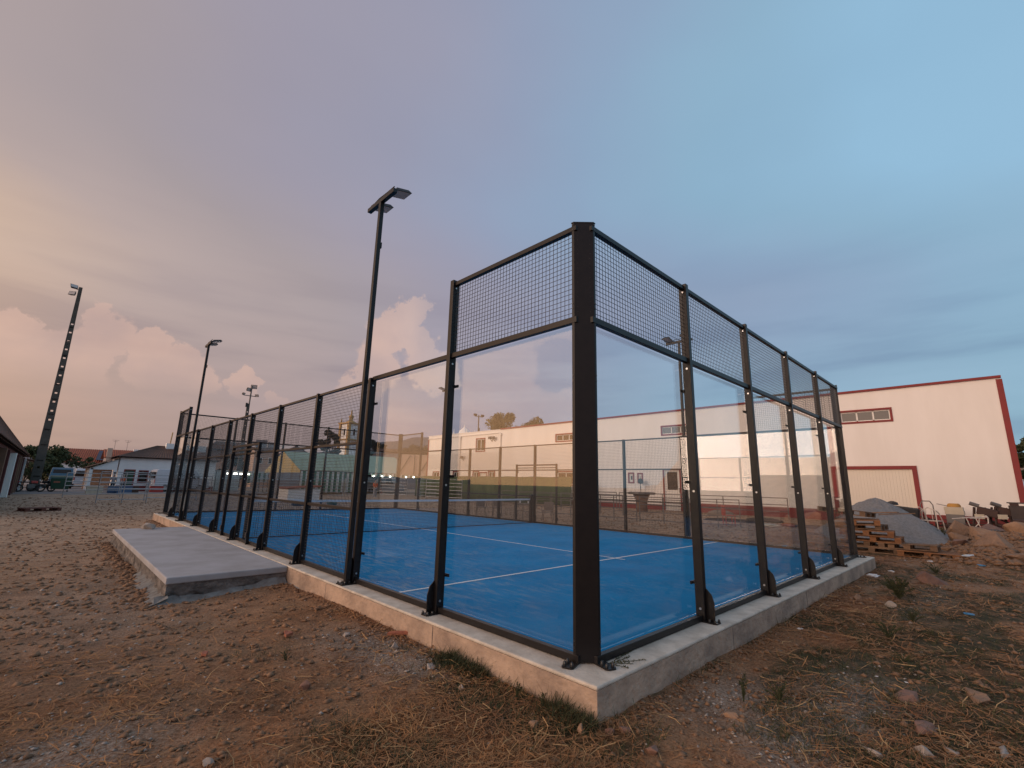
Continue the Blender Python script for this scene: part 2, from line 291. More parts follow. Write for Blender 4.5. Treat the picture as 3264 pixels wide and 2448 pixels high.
# ------------------------------------------------------------------ mesh helpers
class MB:
    def __init__(s): s.v = []; s.f = []
    def add(s, vs, fs):
        o = len(s.v); s.v += [tuple(p) for p in vs]; s.f += [tuple(o+i for i in f) for f in fs]; return s
    def box(s, x0, x1, y0, y1, z0, z1, T=None):
        p = [(x0, y0, z0), (x1, y0, z0), (x1, y1, z0), (x0, y1, z0), (x0, y0, z1), (x1, y0, z1), (x1, y1, z1), (x0, y1, z1)]
        if T is not None: p = [T @ Vector(q) for q in p]
        return s.add(p, [(0, 3, 2, 1), (4, 5, 6, 7), (0, 1, 5, 4), (1, 2, 6, 5), (2, 3, 7, 6), (3, 0, 4, 7)])
    def tube(s, p0, p1, r, r1=None, n=8, caps=True):
        p0, p1 = Vector(p0), Vector(p1); a = (p1-p0)
        if a.length < 1e-6: return s
        a.normalize(); u = a.orthogonal().normalized(); w_ = a.cross(u); r1 = r if r1 is None else r1
        vs = []
        for p, q in ((p0, r), (p1, r1)):
            for i in range(n):
                t = 2*math.pi*i/n + math.pi/n; vs.append(p+(u*math.cos(t)+w_*math.sin(t))*q)
        fs = [(i, (i+1) % n, n+(i+1) % n, n+i) for i in range(n)]
        if caps: fs += [tuple(range(n))[::-1], tuple(range(n, 2*n))]
        return s.add(vs, fs)
    def path(s, pts, r, n=6):
        for a, b in zip(pts, pts[1:]): s.tube(a, b, r, n=n)
        return s
    def bar(s, p0, p1, wx, wz):
        p0, p1 = Vector(p0), Vector(p1); a = p1-p0; L = a.length; q = a.to_track_quat('X', 'Z').to_matrix().to_4x4()
        return s.box(0, L, -wx/2, wx/2, -wz/2, wz/2, Matrix.Translation(p0) @ q)
    def prism(s, poly, z0, z1, T=None):
        n = len(poly); vs = [(x, y, z0) for x, y in poly]+[(x, y, z1) for x, y in poly]
        if T is not None: vs = [T @ Vector(q) for q in vs]
        return s.add(vs, [tuple(range(n))[::-1], tuple(range(n, 2*n))]+[(i, (i+1) % n, n+(i+1) % n, n+i) for i in range(n)])
    def quad(s, a, b, c, d_): return s.add([a, b, c, d_], [(0, 1, 2, 3)])
    def lathe(s, prof, n=12, c=(0, 0, 0)):
        vs = []; fs = []
        for r, z in prof:
            for i in range(n): t = 2*math.pi*i/n; vs.append((c[0]+r*math.cos(t), c[1]+r*math.sin(t), c[2]+z))
        for k in range(len(prof)-1):
            for i in range(n): fs.append((k*n+i, k*n+(i+1) % n, (k+1)*n+(i+1) % n, (k+1)*n+i))
        fs += [tuple(range(n))[::-1], tuple((len(prof)-1)*n+i for i in range(n))]
        return s.add(vs, fs)
    def build(s, name, m, parent=None, smooth=False, bevel=0, fix=True):
        me = bpy.data.meshes.new(name); me.from_pydata(s.v, [], s.f)
        if fix and len(s.f) < 20000:
            bm = bmesh.new(); bm.from_mesh(me); bmesh.ops.recalc_face_normals(bm, faces=bm.faces); bm.to_mesh(me); bm.free()
        me.materials.append(m); o = bpy.data.objects.new(name, me); col.objects.link(o); o.parent = parent
        if smooth: me.polygons.foreach_set('use_smooth', [True]*len(me.polygons))
        if bevel:
            b = o.modifiers.new('bevel', 'BEVEL'); b.width = bevel; b.segments = 2; b.limit_method = 'ANGLE'
        return o
def thing(name, label, cat, loc=(0, 0, 0), rz=0, group=None):
    o = bpy.data.objects.new(name, None); col.objects.link(o); o.location = loc; o.rotation_euler = (0, 0, rz); o.empty_display_size = .2
    return tag(o, label, cat, group)
def tag(o, label, cat, group=None):
    o['label'] = label; o['category'] = cat
    if group: o['group'] = group
    return o
def struct(o): o['kind'] = 'structure'; return o
def stuff(o, label=None, cat=None):
    o['kind'] = 'stuff'
    if label: o['label'] = label; o['category'] = cat
    return o
def dup(o, parent=None, loc=None, rz=None, label=None):
    c = o.copy(); col.objects.link(c); c.parent = parent
    if loc is not None: c.location = loc
    if rz is not None: c.rotation_euler = (o.rotation_euler[0], o.rotation_euler[1], rz)
    if label: c['label'] = label
    for ch in list(o.children): dup(ch, c)
    return c
def arr(name, V, F, m, parent=None, smooth=False):
    """fast mesh from numpy verts (n,3) and faces (k,3|4)"""
    me = bpy.data.meshes.new(name); k = F.shape[1]
    me.vertices.add(len(V)); me.vertices.foreach_set('co', V.astype(np.float32).ravel())
    me.loops.add(F.size); me.loops.foreach_set('vertex_index', F.astype(np.int32).ravel())
    me.polygons.add(len(F)); me.polygons.foreach_set('loop_start', np.arange(0, F.size, k, dtype=np.int32))
    if smooth: me.polygons.foreach_set('use_smooth', np.ones(len(F), bool))
    me.materials.append(m); me.update(calc_edges=True); me.validate()
    o = bpy.data.objects.new(name, me); col.objects.link(o); o.parent = parent
    return o
def polar(az, D, z=None, el=None):
    x = CAM.x+D*math.cos(R(az)); y = CAM.y+D*math.sin(R(az))
    if el is not None: z = CAM.z+D*math.tan(R(el))
    return Vector((x, y, 0 if z is None else z))

# value noise
_h = rng.random((256, 256))
def vn(x, y, sc_=1.0, ox=0, oy=0):
    x = np.asarray(x, float)*sc_+ox; y = np.asarray(y, float)*sc_+oy
    xi = np.floor(x).astype(int); yi = np.floor(y).astype(int); fx = x-xi; fy = y-yi
    fx = fx*fx*(3-2*fx); fy = fy*fy*(3-2*fy); g = lambda a, b: _h[a % 256, b % 256]
    return (g(xi, yi)*(1-fx)+g(xi+1, yi)*fx)*(1-fy)+(g(xi, yi+1)*(1-fx)+g(xi+1, yi+1)*fx)*fy
def fb(x, y, sc_, o=4):
    t = 0; a = .5
    for i in range(o): t = t+a*vn(x, y, sc_*2**i, 17.3*i, 9.1*i); a *= .5
    return t/(1-.5**o)
def ss(t): t = np.clip(t, 0, 1); return t*t*(3-2*t)
def gh(x, y):
    x = np.asarray(x, float); y = np.asarray(y, float)
    z = -.24 - .11*ss((-x-.2)/1.6)*ss((y-2)/4)*ss((24-y)/8)
    z = z + .24*ss((x-10.3)/8) + .09*ss((x-18)/6)
    z = z + .10*ss((y-24)/20)*ss((12-x)/10)
    near = np.exp(-(np.hypot(x+1, y)/25)**2)
    z = z + (fb(x, y, .55, 3)-.5)*.07*near + (fb(x, y, 3.1, 4)-.5)*.045*near
    z = z + .30*np.exp(-(((x-17.5)/3.2)**2+((y+2.6)/1.1)**2)) + .16*np.exp(-(((x-13.2)/1.6)**2+((y+2.1)/.7)**2))
    inside = ss(np.minimum(np.minimum(x+.15, 10.15-x), np.minimum(y+.15, 20.15-y))/.12)
    return z*(1-inside)+(-.5)*inside
def G(x, y): return float(gh(x, y))

# ------------------------------------------------------------------ ground
def axis(lo, hi, c, n, k):
    u = np.linspace(-1, 1, n); t = np.sinh(u*k)/math.sinh(k)
    a = np.where(t < 0, c+t*(c-lo), c+t*(hi-c)); return a
gx = axis(-700, 700, -.6, 620, 7.2); gy = axis(-500, 900, -.6, 620, 7.2)
X, Y = np.meshgrid(gx, gy, indexing='ij'); Zg = gh(X, Y)
Zg = Zg + (fb(X, Y, 9, 3)-.5)*.022*np.exp(-(np.hypot(X+1, Y+.5)/5)**2)
V = np.stack([X, Y, Zg], -1).reshape(-1, 3); n = 620
I = np.arange(n*n).reshape(n, n); F = np.stack([I[:-1, :-1], I[1:, :-1], I[1:, 1:], I[:-1, 1:]], -1).reshape(-1, 4)
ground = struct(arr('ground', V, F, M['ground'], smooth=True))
def cover(x, y):
    dead = ss((fb(x, y, .7, 4)-.42)/.16)*(.8+.2*ss((x+2.5)/3))*(np.asarray(y) < 4)
    dead = np.maximum(dead*np.exp(-np.clip(np.asarray(y)-1.5, 0, 9)*.35), .55*ss((x-1)/3)*(y < 1)*ss((fb(x, y, 1.1, 4)-.35)/.2))
    gr = ss((fb(x+31, y+5, .9, 4)-.43)/.09)*ss((x+2.4)/1.3)*np.exp(-np.clip(np.asarray(y)-.9, 0, 9))
    gr = np.maximum(gr, .95*np.exp(-((np.abs(x+.5)/.38)**2))*ss((1.6-y)/.8)*(y > -.7)*ss((fb(x, y, 2.3, 3)-.36)/.12))
    def pt(cx, cy, sx, sy): return np.exp(-(((x-cx)/sx)**2+((y-cy)/sy)**2))
    gv = pt(-.75, 2.2, .45, .8)+pt(-.5, 1.5, .4, .5)+pt(.9, -.75, .6, .3)+pt(-3.0, 1.6, .5, .4)+pt(1.5, -1.45, .8, .35)+pt(.4, -1.3, .35, .25)+.6*pt(7, -1.5, 1.5, .25)
    gv = gv+.55*pt(-2.6, 6.0, 1.2, 3.5)+.45*ss((y-22)/12)+.3*ss((x-11)/6)*ss((y-2)/5)
    return dead, gr, np.clip(gv, 0, 1)
dc, gc, vc = cover(X.ravel(), Y.ravel())
ca = ground.data.color_attributes.new('cover', 'FLOAT_COLOR', 'POINT')
ca.data.foreach_set('color', np.stack([dc, gc, vc, np.ones_like(dc)], -1).astype(np.float32).ravel())

# grey yard beyond the dirt on the left
yd = MB(); pts = [(-60, 47), (-4.5, 46), (0, 50), (6, 52.5), (24, 53), (60, 50), (90, 55), (90, 130), (-60, 130)]
for x0 in range(-60, 90, 6):
    y0a = 47+1.5*math.sin(x0*.3)+(3 if x0 > -2 else 0); y0b = 47+1.5*math.sin((x0+6)*.3)+(3 if x0+6 > -2 else 0)
    zz = -.125
    yd.quad((x0, y0a, zz), (x0+6, y0b, zz), (x0+6, 140, zz), (x0, 140, zz))
struct(yd.build('paved_yard', M['yard']))

# ------------------------------------------------------------------ slab, turf, lines
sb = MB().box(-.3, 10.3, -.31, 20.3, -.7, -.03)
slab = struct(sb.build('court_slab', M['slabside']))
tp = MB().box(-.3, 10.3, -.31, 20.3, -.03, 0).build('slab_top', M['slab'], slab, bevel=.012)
for y in (1.72, 4.35): MB().box(-.3025, -.2998, y, y+.008, -.5, -.035).build('form_joint', M['padside'], slab)
for x in (2.15, 4.9): MB().box(x, x+.008, -.3125, -.3098, -.5, -.035).build('form_joint', M['padside'], slab)
turf = struct(MB().box(-.005+.07, 9.93, .07, 19.93, .001, .012).build('court_turf', M['turf']))
def line(x0, x1, y0, y1): MB().quad((x0, y0, .016), (x1, y0, .016), (x1, y1, .016), (x0, y1, .016)).build('court_line', M['line'], turf)
line(.09, 9.91, 3.03, 3.08); line(.09, 9.91, 16.92, 16.97)
line(4.975, 5.025, 2.83, 3.028); line(4.975, 5.025, 3.082, 16.918); line(4.975, 5.025, 16.972, 17.17)

# entrance pad, rough sides
def rough_box(x0, x1, y0, y1, z0, z1, amp):
    vs = []; fs = []
    per = []
    stp = .12
    for a, b in (((x0, y0), (x1, y0)), ((x1, y0), (x1, y1)), ((x1, y1), (x0, y1)), ((x0, y1), (x0, y0))):
        L = math.hypot(b[0]-a[0], b[1]-a[1]); k = int(L/stp)
        for i in range(k): t = i/k; per.append((a[0]+(b[0]-a[0])*t, a[1]+(b[1]-a[1])*t, (b[1]-a[1])/L, -(b[0]-a[0])/L))
    nn = len(per); rows = [1, .97, .80, .62, .45, .25, 0]
    for j, h in enumerate(rows):
        for i, (x, y, nx, ny) in enumerate(per):
            lowf = ss((.75-h)/.4)
            o = 0 if j < 2 else float(vn(i, j*3.1, .9)-.55)*amp*(.3+lowf)
            vs.append((x+nx*o, y+ny*o, z0+(z1-z0)*h))
    for j in range(len(rows)-1):
        for i in range(nn): fs.append((j*nn+i, j*nn+(i+1) % nn, (j+1)*nn+(i+1) % nn, (j+1)*nn+i))
    return MB().add(vs, fs)
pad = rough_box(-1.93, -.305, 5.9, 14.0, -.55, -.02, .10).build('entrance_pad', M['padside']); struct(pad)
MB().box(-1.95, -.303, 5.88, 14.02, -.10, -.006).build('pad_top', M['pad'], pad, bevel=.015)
mm = MB()
def skirt(p0, p1, nx, ny, wd_, hh_):
    L = math.hypot(p1[0]-p0[0], p1[1]-p0[1]); K = int(L/.035); J = 7; vs = []; fs = []
    for i in range(K+1):
        t = i/K; x, y = p0[0]+(p1[0]-p0[0])*t, p0[1]+(p1[1]-p0[1])*t; w_ = wd_*(.35+1.3*float(fb(x*9, y*9, .35, 3))); h_ = hh_*(.2+1.5*float(fb(x*7+3, y*7, .4, 3)))
        for j in range(J+1):
            q = j/J; px, py = x+nx*(w_*q-.03), y+ny*(w_*q-.03); vs.append((px, py, G(px, py)-.012+h_*(1-q)**1.6+.02*(float(vn(px, py, 26))-.5)*(1-q)))
    for i in range(K):
        for j in range(J): o = i*(J+1)+j; fs.append((o, o+J+1, o+J+2, o+1))
    mm.add(vs, fs)
skirt((-2.05, 5.9), (-.32, 5.9), 0, -1, .20, .10); skirt((-1.93, 5.8), (-1.93, 8.6), -1, 0, .26, .10); skirt((-.30, 5.9), (-.30, 4.9), -1, 0, .07, .05)
stuff(mm.build('mortar_spill', M['mortar'], smooth=False, fix=False), 'grey spilt mortar lying along the foot of the concrete entrance pad', 'mortar')

# ------------------------------------------------------------------ cage
cage = thing('padel_cage', 'black steel padel court enclosure with glass end walls and wire mesh sides', 'court enclosure')
H4, H3 = 3.93, 2.95
class Wall:
    def __init__(s, o, a, n): s.o = Vector(o); s.a = Vector(a); s.n = Vector(n)
    def T(s, t=0):
        p = s.o+s.a*t
        return Matrix(((s.a.x, s.n.x, 0, p.x), (s.a.y, s.n.y, 0, p.y), (0, 0, 1, 0), (0, 0, 0, 1)))
W = {'w': Wall((0, 0, 0), (0, 1, 0), (-1, 0, 0)), 's': Wall((0, 0, 0), (1, 0, 0), (0, -1, 0)),
     'e': Wall((10, 0, 0), (0, 1, 0), (1, 0, 0)), 'n': Wall((0, 20, 0), (1, 0, 0), (0, 1, 0))}
cache = {}
def shared(key, fn, parent, t, wl):
    if key in cache: o = cache[key].copy(); col.objects.link(o)
    else: o = fn(); cache[key] = o
    o.parent = parent; o.matrix_local = Matrix.Translation(wl.a*t)
    return o
def xf(mb, T): mb.v = [tuple(T @ Vector(p)) for p in mb.v]; return mb
def post(wk, t, h, glassy, detail=True):
    wl = W[wk]; T0 = wl.T(0)
    p = shared(('post', wk, h), lambda: xf(MB().box(-.034, .034, 0, .10, .012, h), T0).build('post', M['steel'], None, bevel=.004), cage, t, wl)
    if not detail: 
        cache.setdefault(('x', wk), None)
    def sub(key, fn, name, m, z=0, dt=0, **k):
        kk = (key, wk)
        if kk in cache: o = cache[kk].copy(); col.objects.link(o)
        else: o = xf(fn(), T0).build(name, m, None, **k); cache[kk] = o
        o.parent = p; o.matrix_local = Matrix.Translation(wl.a*dt+Vector((0, 0, z)))
    sub('plate', lambda: MB().prism([(-.06, -.01), (.06, -.01), (.06, .21), (.045, .235), (-.045, .235), (-.06, .21)], 0.002, .014), 'base_plate', M['steel'])
    sub('gus', lambda: MB().add([(.018, .10, .014), (.018, .185, .014), (.018, .185, .20), (.018, .16, .28), (.018, .10, .34), (.03, .10, .014), (.03, .185, .014), (.03, .185, .20), (.03, .16, .28), (.03, .10, .34)],
        [(0, 1, 2, 3, 4), (9, 8, 7, 6, 5), (0, 5, 6, 1), (1, 6, 7, 2), (2, 7, 8, 3), (3, 8, 9, 4), (4, 9, 5, 0)]), 'gusset', M['steel'])
    if detail:
        for i, (bx, by) in enumerate(((-.04, .21), (.045, .215), (-.042, .15), (.045, .15))):
            sub(('b', i), lambda: MB().lathe([(.014, .014), (.014, .026), (.010, .038), (.003, .043)], 8, (bx, by, 0)), 'bolt', M['bolt'])
        if glassy:
            for z in (.39, 1.48, 2.56):
                sub(('cl', z), lambda: MB().box(-.075, .075, -.03, -.0145, z-.016, z+.016).box(-.05, -.034, -.03, .012, z-.012, z+.012).box(.034, .05, -.03, .012, z-.012, z+.012), 'clamp', M['steel'])
        for z in (.13, 1.38, 2.83) + ((3.82,) if h > 3.5 else ()):
            for sd_ in (-1, 1): sub(('zb', z, sd_), lambda: MB().tube((sd_*.034, .055, z), (sd_*.041, .055, z), .013, n=8), 'washer', M['zinc'])
    return p
def rail(wk, t0, t1, z0, z1, name='rail', y0=.02, y1=.075):
    wl = W[wk]; key = ('rail', wk, round(t1-t0, 3), z0)
    def fn(): return xf(MB().box(.035, t1-t0-.035, y0, y1, z0, z1), wl.T(0)).build(name, M['steel'], None, bevel=.003)
    return shared(key, fn, cage, t0, wl)
def pane(wk, t0, t1, z1=2.90):
    wl = W[wk]
    def fn():
        o = xf(MB().box(.004, t1-t0-.004, -.014, -.002, .068, z1), wl.T(0)).build('glass_pane', M['glass'], None)
        return o
    return shared(('pane', wk, t1-t0), fn, cage, t0, wl)
def mesh(wk, t0, t1, z0, z1, st=.05, name='mesh_panel'):
    wl = W[wk]; r = .0021
    def fn():
        m_ = MB(); L = t1-t0; k = int(round(L/st))
        for i in range(1, k): x = i*L/k; m_.box(x-r, x+r, .040, .044, z0, z1)
        k = int(round((z1-z0)/st))
        for i in range(1, k): z = z0+i*(z1-z0)/k; m_.box(.035, L-.035, .0444, .0482, z-r, z+r)
        return xf(m_, wl.T(0)).build(name, M['wire'], None, fix=False)
    o = shared(('mesh', wk, round(t1-t0, 3), z0), fn, cage, t0, wl); o['kind'] = 'stuff'; return o
# end walls
for wk in ('s', 'n'):
    for t in (2, 4, 6, 8): post(wk, t, H4, True, wk == 's')
    for t in (0, 2, 4, 6, 8):
        rail(wk, t, t+2, .006, .066, 'bottom_rail'); rail(wk, t, t+2, 2.905, 2.965, 'middle_rail'); rail(wk, t, t+2, 3.855, 3.905, 'top_rail')
        pane(wk, t, t+2); mesh(wk, t, t+2, 2.965, 3.855)
for wk in ('w', 'e'):
    for t in (2, 18): post(wk, t, H4, True, wk == 'w')
    for t in (4, 16): post(wk, t, H3, True, wk == 'w')
    for t in (6, 8, 10, 12, 14): post(wk, t, H3, False, wk == 'w')
    for t in (0, 2, 16, 18):
        rail(wk, t, t+2, .006, .066, 'bottom_rail'); pane(wk, t, t+2)
        rail(wk, t, t+2, 2.905, 2.950 if t in (2, 16) else 2.965, 'middle_rail')
    for t in (0, 18): rail(wk, t, t+2, 3.855, 3.905, 'top_rail'); mesh(wk, t, t+2, 2.965, 3.855)
    for t in (4, 6, 8, 10, 12, 14):
        rail(wk, t, t+2, .007, .067, 'bottom_rail'); rail(wk, t, t+2, .97, 1.01, 'low_rail'); rail(wk, t, t+2, 1.95, 1.99, 'high_rail'); rail(wk, t, t+2, 2.90, 2.94, 'top_rail')
        mesh(wk, t, t+2, .067, 2.90)
    T0 = W[wk].T(0)
    for t in (8.95, 11.05):
        o = xf(MB().box(t-.03, t+.03, .076, .136, .01, 2.2), T0).build('gate_post', M['steel'], cage)
        xf(MB().box(t-.045, t+.045, .137, .16, 1.86, 2.0), T0).build('hinge', M['black'], o)
        xf(MB().box(t-.04, t+.04, .137, .155, .15, .25), T0).build('hinge', M['black'], o)
    xf(MB().box(8.98, 11.02, .078, .134, 2.14, 2.19).box(8.98, 11.02, .078, .134, 2.04, 2.075), T0).build('gate_header', M['steel'], cage)
# corner columns
def corner(cx, cy, sx, sy):
    poly = [(.09, -.072), (.062, -.072), (-.072, .062), (-.072, .09), (-.002, .09), (.04, .04), (.09, -.002)]
    poly = [(cx+sx*a, cy+sy*b) for a, b in poly]
    c_ = MB().prism(poly, .012, 3.94).build('corner_column', M['steel'], cage, bevel=.003)
    cp = [(cx+sx*a, cy+sy*b) for a, b in ((.094, -.076), (.063, -.077), (-.077, .063), (-.076, .094), (.0, .094), (.042, .042), (.094, 0))]
    MB().prism(cp, 3.941, 3.95).build('cap', M['black'], c_)
    for a, b, ang in ((.095, -.05, -90), (-.05, .095, 180)):
        T = Matrix.Translation((cx+sx*a, cy+sy*b, 0)) @ Matrix.Diagonal((sx, sy, 1, 1)) @ Matrix.Rotation(R(ang-(18 if ang == -90 else -18)), 4, 'Z')
        MB().prism([(0, -.05), (.15, -.05), (.17, -.035), (.17, .035), (.15, .05), (0, .05)], .002, .014, T).build('base_plate', M['steel'], c_)
        for p in ((.075, -.03), (.135, -.03), (.135, .03)):
            q = T @ Vector((p[0], p[1], 0)); MB().lathe([(.014, .014), (.014, .028), (.010, .042), (.003, .048)], 8, q).build('bolt', M['bolt'], c_)
    for z in (.12, 1.30, 2.35, 3.05, 3.87):
        for k, (a, b) in enumerate(((.076, -.072), (-.072, .076))):
            q0 = Vector((cx+sx*a, cy+sy*b, z)); dn = Vector((0, -sy, 0)) if k == 0 else Vector((-sx, 0, 0))
            for up_ in (0, .05): qq = q0+Vector((0, 0, up_)); MB().tube(qq, qq+dn*.005, .009, n=8).build('screw', M['bolt'], c_)
for c_ in ((0, 0, 1, 1), (10, 0, -1, 1), (0, 20, 1, -1), (10, 20, -1, -1)): corner(*c_)

# net
net = thing('padel_net', 'black padel net with white top band stretched across the blue court', 'net', (5, 10, 0))
for sgn in (-1, 1):
    x = sgn*4.86
    np_ = MB().box(x-.05, x+.05, -.05, .05, .013, 1.02).build('net_post', M['steel'], net, bevel=.004)
    MB().box(x-.055, x+.055, -.055, .055, 1.021, 1.05).build('cap', M['black'], np_)
def ntop(x): return .88+.02*(x/4.8)**2
tb = MB(); nm = MB(); K = 24
for i in range(K):
    xa, xb = -4.8+9.6*i/K, -4.8+9.6*(i+1)/K; za, zb = ntop(xa), ntop(xb)
    tb.add([(xa, -.008, za-.055), (xb, -.008, zb-.055), (xb, -.008, zb), (xa, -.008, za), (xa, .008, za-.055), (xb, .008, zb-.055), (xb, .008, zb), (xa, .008, za)],
           [(0, 1, 2, 3), (7, 6, 5, 4), (3, 2, 6, 7), (0, 4, 5, 1)])
tb.build('top_band', M['tape'], net)
k = int(9.6/.045)
for i in range(k+1): x = -4.8+9.6*i/k; nm.box(x-.002, x+.002, -.002, .002, .02, ntop(x)-.055)
for j in range(19):
    z = .02+j*.045; nm.box(-4.8, 4.8, .0021, .0055, z-.002, z+.002)
stuff(nm.build('net_mesh', M['net'], net, fix=False))
MB().box(-4.8, 4.8, -.006, .006, .014, .034).build('bottom_band', M['net'], net)

# floodlight masts
def mast(loc, inward, label):
    t = thing('floodlight_mast', label, 'floodlight mast', loc, 0, 'slim floodlight masts standing beside the court cage')
    s_ = inward
    MB().box(-.034, .034, -.034, .034, .012, 5.9).build('pole', M['steel'], t, bevel=.004)
    b = MB().box(-.11, .11, -.09, .09, .002, .014).build('base_plate', M['steel'], t)
    for x, y in ((-.09, -.07), (.09, -.07), (-.09, .07), (.09, .07)): MB().lathe([(.012, .014), (.012, .03), (.003, .042)], 8, (x, y, 0)).build('bolt', M['bolt'], b)
    MB().box(-.035, .035, -.43, .43, 5.901, 5.97).build('cross_arm', M['steel'], t, bevel=.003)
    MB().bar((.051*s_, 0, 5.1), (.051*s_, 0, 5.2), .05, .012).build('bracket', M['steel'], t)
    MB().path([(0, .3, 6.0), (0, .1, 6.03), (.0, -.15, 6.02), (.02*s_, -.35, 6.05)], .009, 6).build('cable', M['rope'], t)
    for sy in (-1, 1):
        T = Matrix.Translation((.17*s_, sy*.29, 6.005)) @ Matrix.Scale(.84, 4) @ Matrix.Rotation(R(-14*s_), 4, 'Y')
        h = MB()
        h.add([T @ Vector(p) for p in [(-.17, -.15, 0), (.17, -.15, 0), (.17, .15, 0), (-.17, .15, 0), (-.13, -.11, .07), (.13, -.11, .07), (.13, .11, .07), (-.13, .11, .07)]],
              [(3, 2, 1, 0), (4, 5, 6, 7), (0, 1, 5, 4), (1, 2, 6, 5), (2, 3, 7, 6), (3, 0, 4, 7)])
        hd = h.build('lamp_head', M['black'], t)
        MB().box(-.15, .15, -.13, .13, -.008, -.001, T).build('lens', M['lampglass'], hd)
        MB().box(-.19*s_-.04, -.19*s_+.04, -.06, .06, -.03, .04, T).build('tilt_bracket', M['steel'], hd)
    return t
mast((-.175, 3.99, 0), 1, 'tallest looking black floodlight mast beside the near left side post')
mast((-.155, 16.12, 0), 1, 'far black floodlight mast beyond the concrete entrance pad')
mast((10.155, 3.96, 0), -1, 'black floodlight mast on the court side nearest the long white building')
mast((10.155, 16.12, 0), -1, 'black floodlight mast at the far corner between court and marquee')

# ------------------------------------------------------------------ helpers for buildings
def opening_wall(y0, y1, z0, z1, ops, depth=.15):
    """wall in plane x=0 (local), outward -x; openings = (ya,yb,za,zb) cut through with reveals"""
    ys = sorted({y0, y1, *[o[0] for o in ops], *[o[1] for o in ops]}); zs = sorted({z0, z1, *[o[2] for o in ops], *[o[3] for o in ops]})
    m_ = MB()
    for a, b in zip(ys, ys[1:]):
        for c, e in zip(zs, zs[1:]):
            cy, cz = (a+b)/2, (c+e)/2
            if any(o[0] < cy < o[1] and o[2] < cz < o[3] for o in ops): continue
            m_.quad((0, a, c), (0, b, c), (0, b, e), (0, a, e))
    for a, b, c, e in ops:
        m_.quad((0, a, c), (0, b, c), (depth, b, c), (depth, a, c)); m_.quad((0, a, e), (0, b, e), (depth, b, e), (depth, a, e))
        m_.quad((0, a, c), (0, a, e), (depth, a, e), (depth, a, c)); m_.quad((0, b, c), (0, b, e), (depth, b, e), (depth, b, c))
    return m_
def ring(m_, y0, y1, z0, z1, w_, x0, x1):
    m_.box(x0, x1, y0, y1, z0, z0+w_); m_.box(x0, x1, y0, y1, z1-w_, z1); m_.box(x0, x1, y0, y0+w_, z0+w_, z1-w_); m_.box(x0, x1, y1-w_, y1, z0+w_, z1-w_); return m_

# ------------------------------------------------------------------ the long white hall (facade x = 24)
hall = thing('white_hall', 'long white rendered hall with dark red trim and plinth behind the court', 'building', (24, 0, 0))
wins = [(.68, 2.50, 4.78, 5.22), (2.5, 2.5, 5, 5)]
ops = [(.62, 2.52, 4.76, 5.24, 'clere'), (10.20, 12.02, 4.74, 5.20, 'clere'), (19.0, 20.82, 4.74, 5.20, 'clere'), (.14, 3.02, .05, 2.50, 'garage'), (11.02, 12.02, .10, 2.50, 'door'),
       (14.22, 14.50, 1.76, 2.28, 'poster'), (13.59, 13.81, 1.76, 2.26, 'poster'), (29.22, 30.34, 4.30, 5.36, 'sq'), (34.2, 35.3, 4.30, 5.36, 'sq'),
       (19.1, 20.72, 1.5, 2.40, 'low'), (32.8, 33.6, .9, 2.45, 'narrow'), (29.92, 30.64, .9, 2.45, 'narrow'), (27.79, 28.55, .9, 2.45, 'narrow'), (28.85, 29.72, .2, 2.34, 'opening'), (36.0, 36.9, .9, 2.42, 'narrow')]
wl_r = opening_wall(-3.1, 27.1, -.3, 6.06, [o[:4] for o in ops if o[0] < 27.1])
wl_r.add([(0, -3.1, 6.06), (0, 27.1, 6.06), (0, -3.1, 6.20)], [(0, 1, 2)])
wl_r.box(.3, 14, -3.1, 27.1, -.3, 6.0); wl_r.build('wall', M['wallw'], hall, fix=False)
wl_l = opening_wall(27.1, 38.05, -.3, 6.04, [o[:4] for o in ops if o[0] > 27.1]); wl_l.box(.3, 12, 27.1, 38.05, -.3, 6.0)
wl_l.build('wall', M['wallw'], hall, fix=False)
MB().quad((0, -3.1, -.3), (.3, -3.1, -.3), (.3, -3.1, 6.2), (0, -3.1, 6.2)).quad((0, 38.05, -.3), (.3, 38.05, -.3), (.3, 38.05, 6.04), (0, 38.05, 6.04)).build('wall', M['wallw'], hall)
e_ = MB(); e_.bar((-.02, -3.12, 6.24), (-.02, 27.1, 6.09), .14, .10); e_.build('roof_trim', M['dado'], hall)
MB().box(-.045, .01, -3.14, -2.95, 1.18, 6.14).build('corner_trim', M['dado'], hall)
MB().box(-.05, .02, -3.14, 0.0, -.3, .58).box(-.05, .02, 3.2, 10.9, -.3, .60).box(-.05, .02, 12.15, 27, -.3, .42).build('plinth', M['dado'], hall)
MB().box(-.04, .01, 37.95, 38.09, -.3, 5.72).build('corner_trim', M['dado'], hall)
MB().box(-.10, .02, 27.16, 38.05, 5.74, 5.80).box(-.03, .02, 27.1, 38.1, 6.0, 6.08).build('gutter', M['cladding'], hall)
for y in (27.05, 32.65):
    dp = MB(); dp.tube((-.07, y, 5.72), (-.07, y, .2), .045, n=10); dp.box(-.16, -.01, y-.09, y+.09, 5.50, 5.74); dp.build('downpipe', M['frame'], hall)
sd = MB()
for i in range(18): sd.box(-.03, -.005, 27.2, 37.9, 2.75+i*.08, 2.81+i*.08)
stuff(sd.build('cladding_board', M['cladding'], hall))
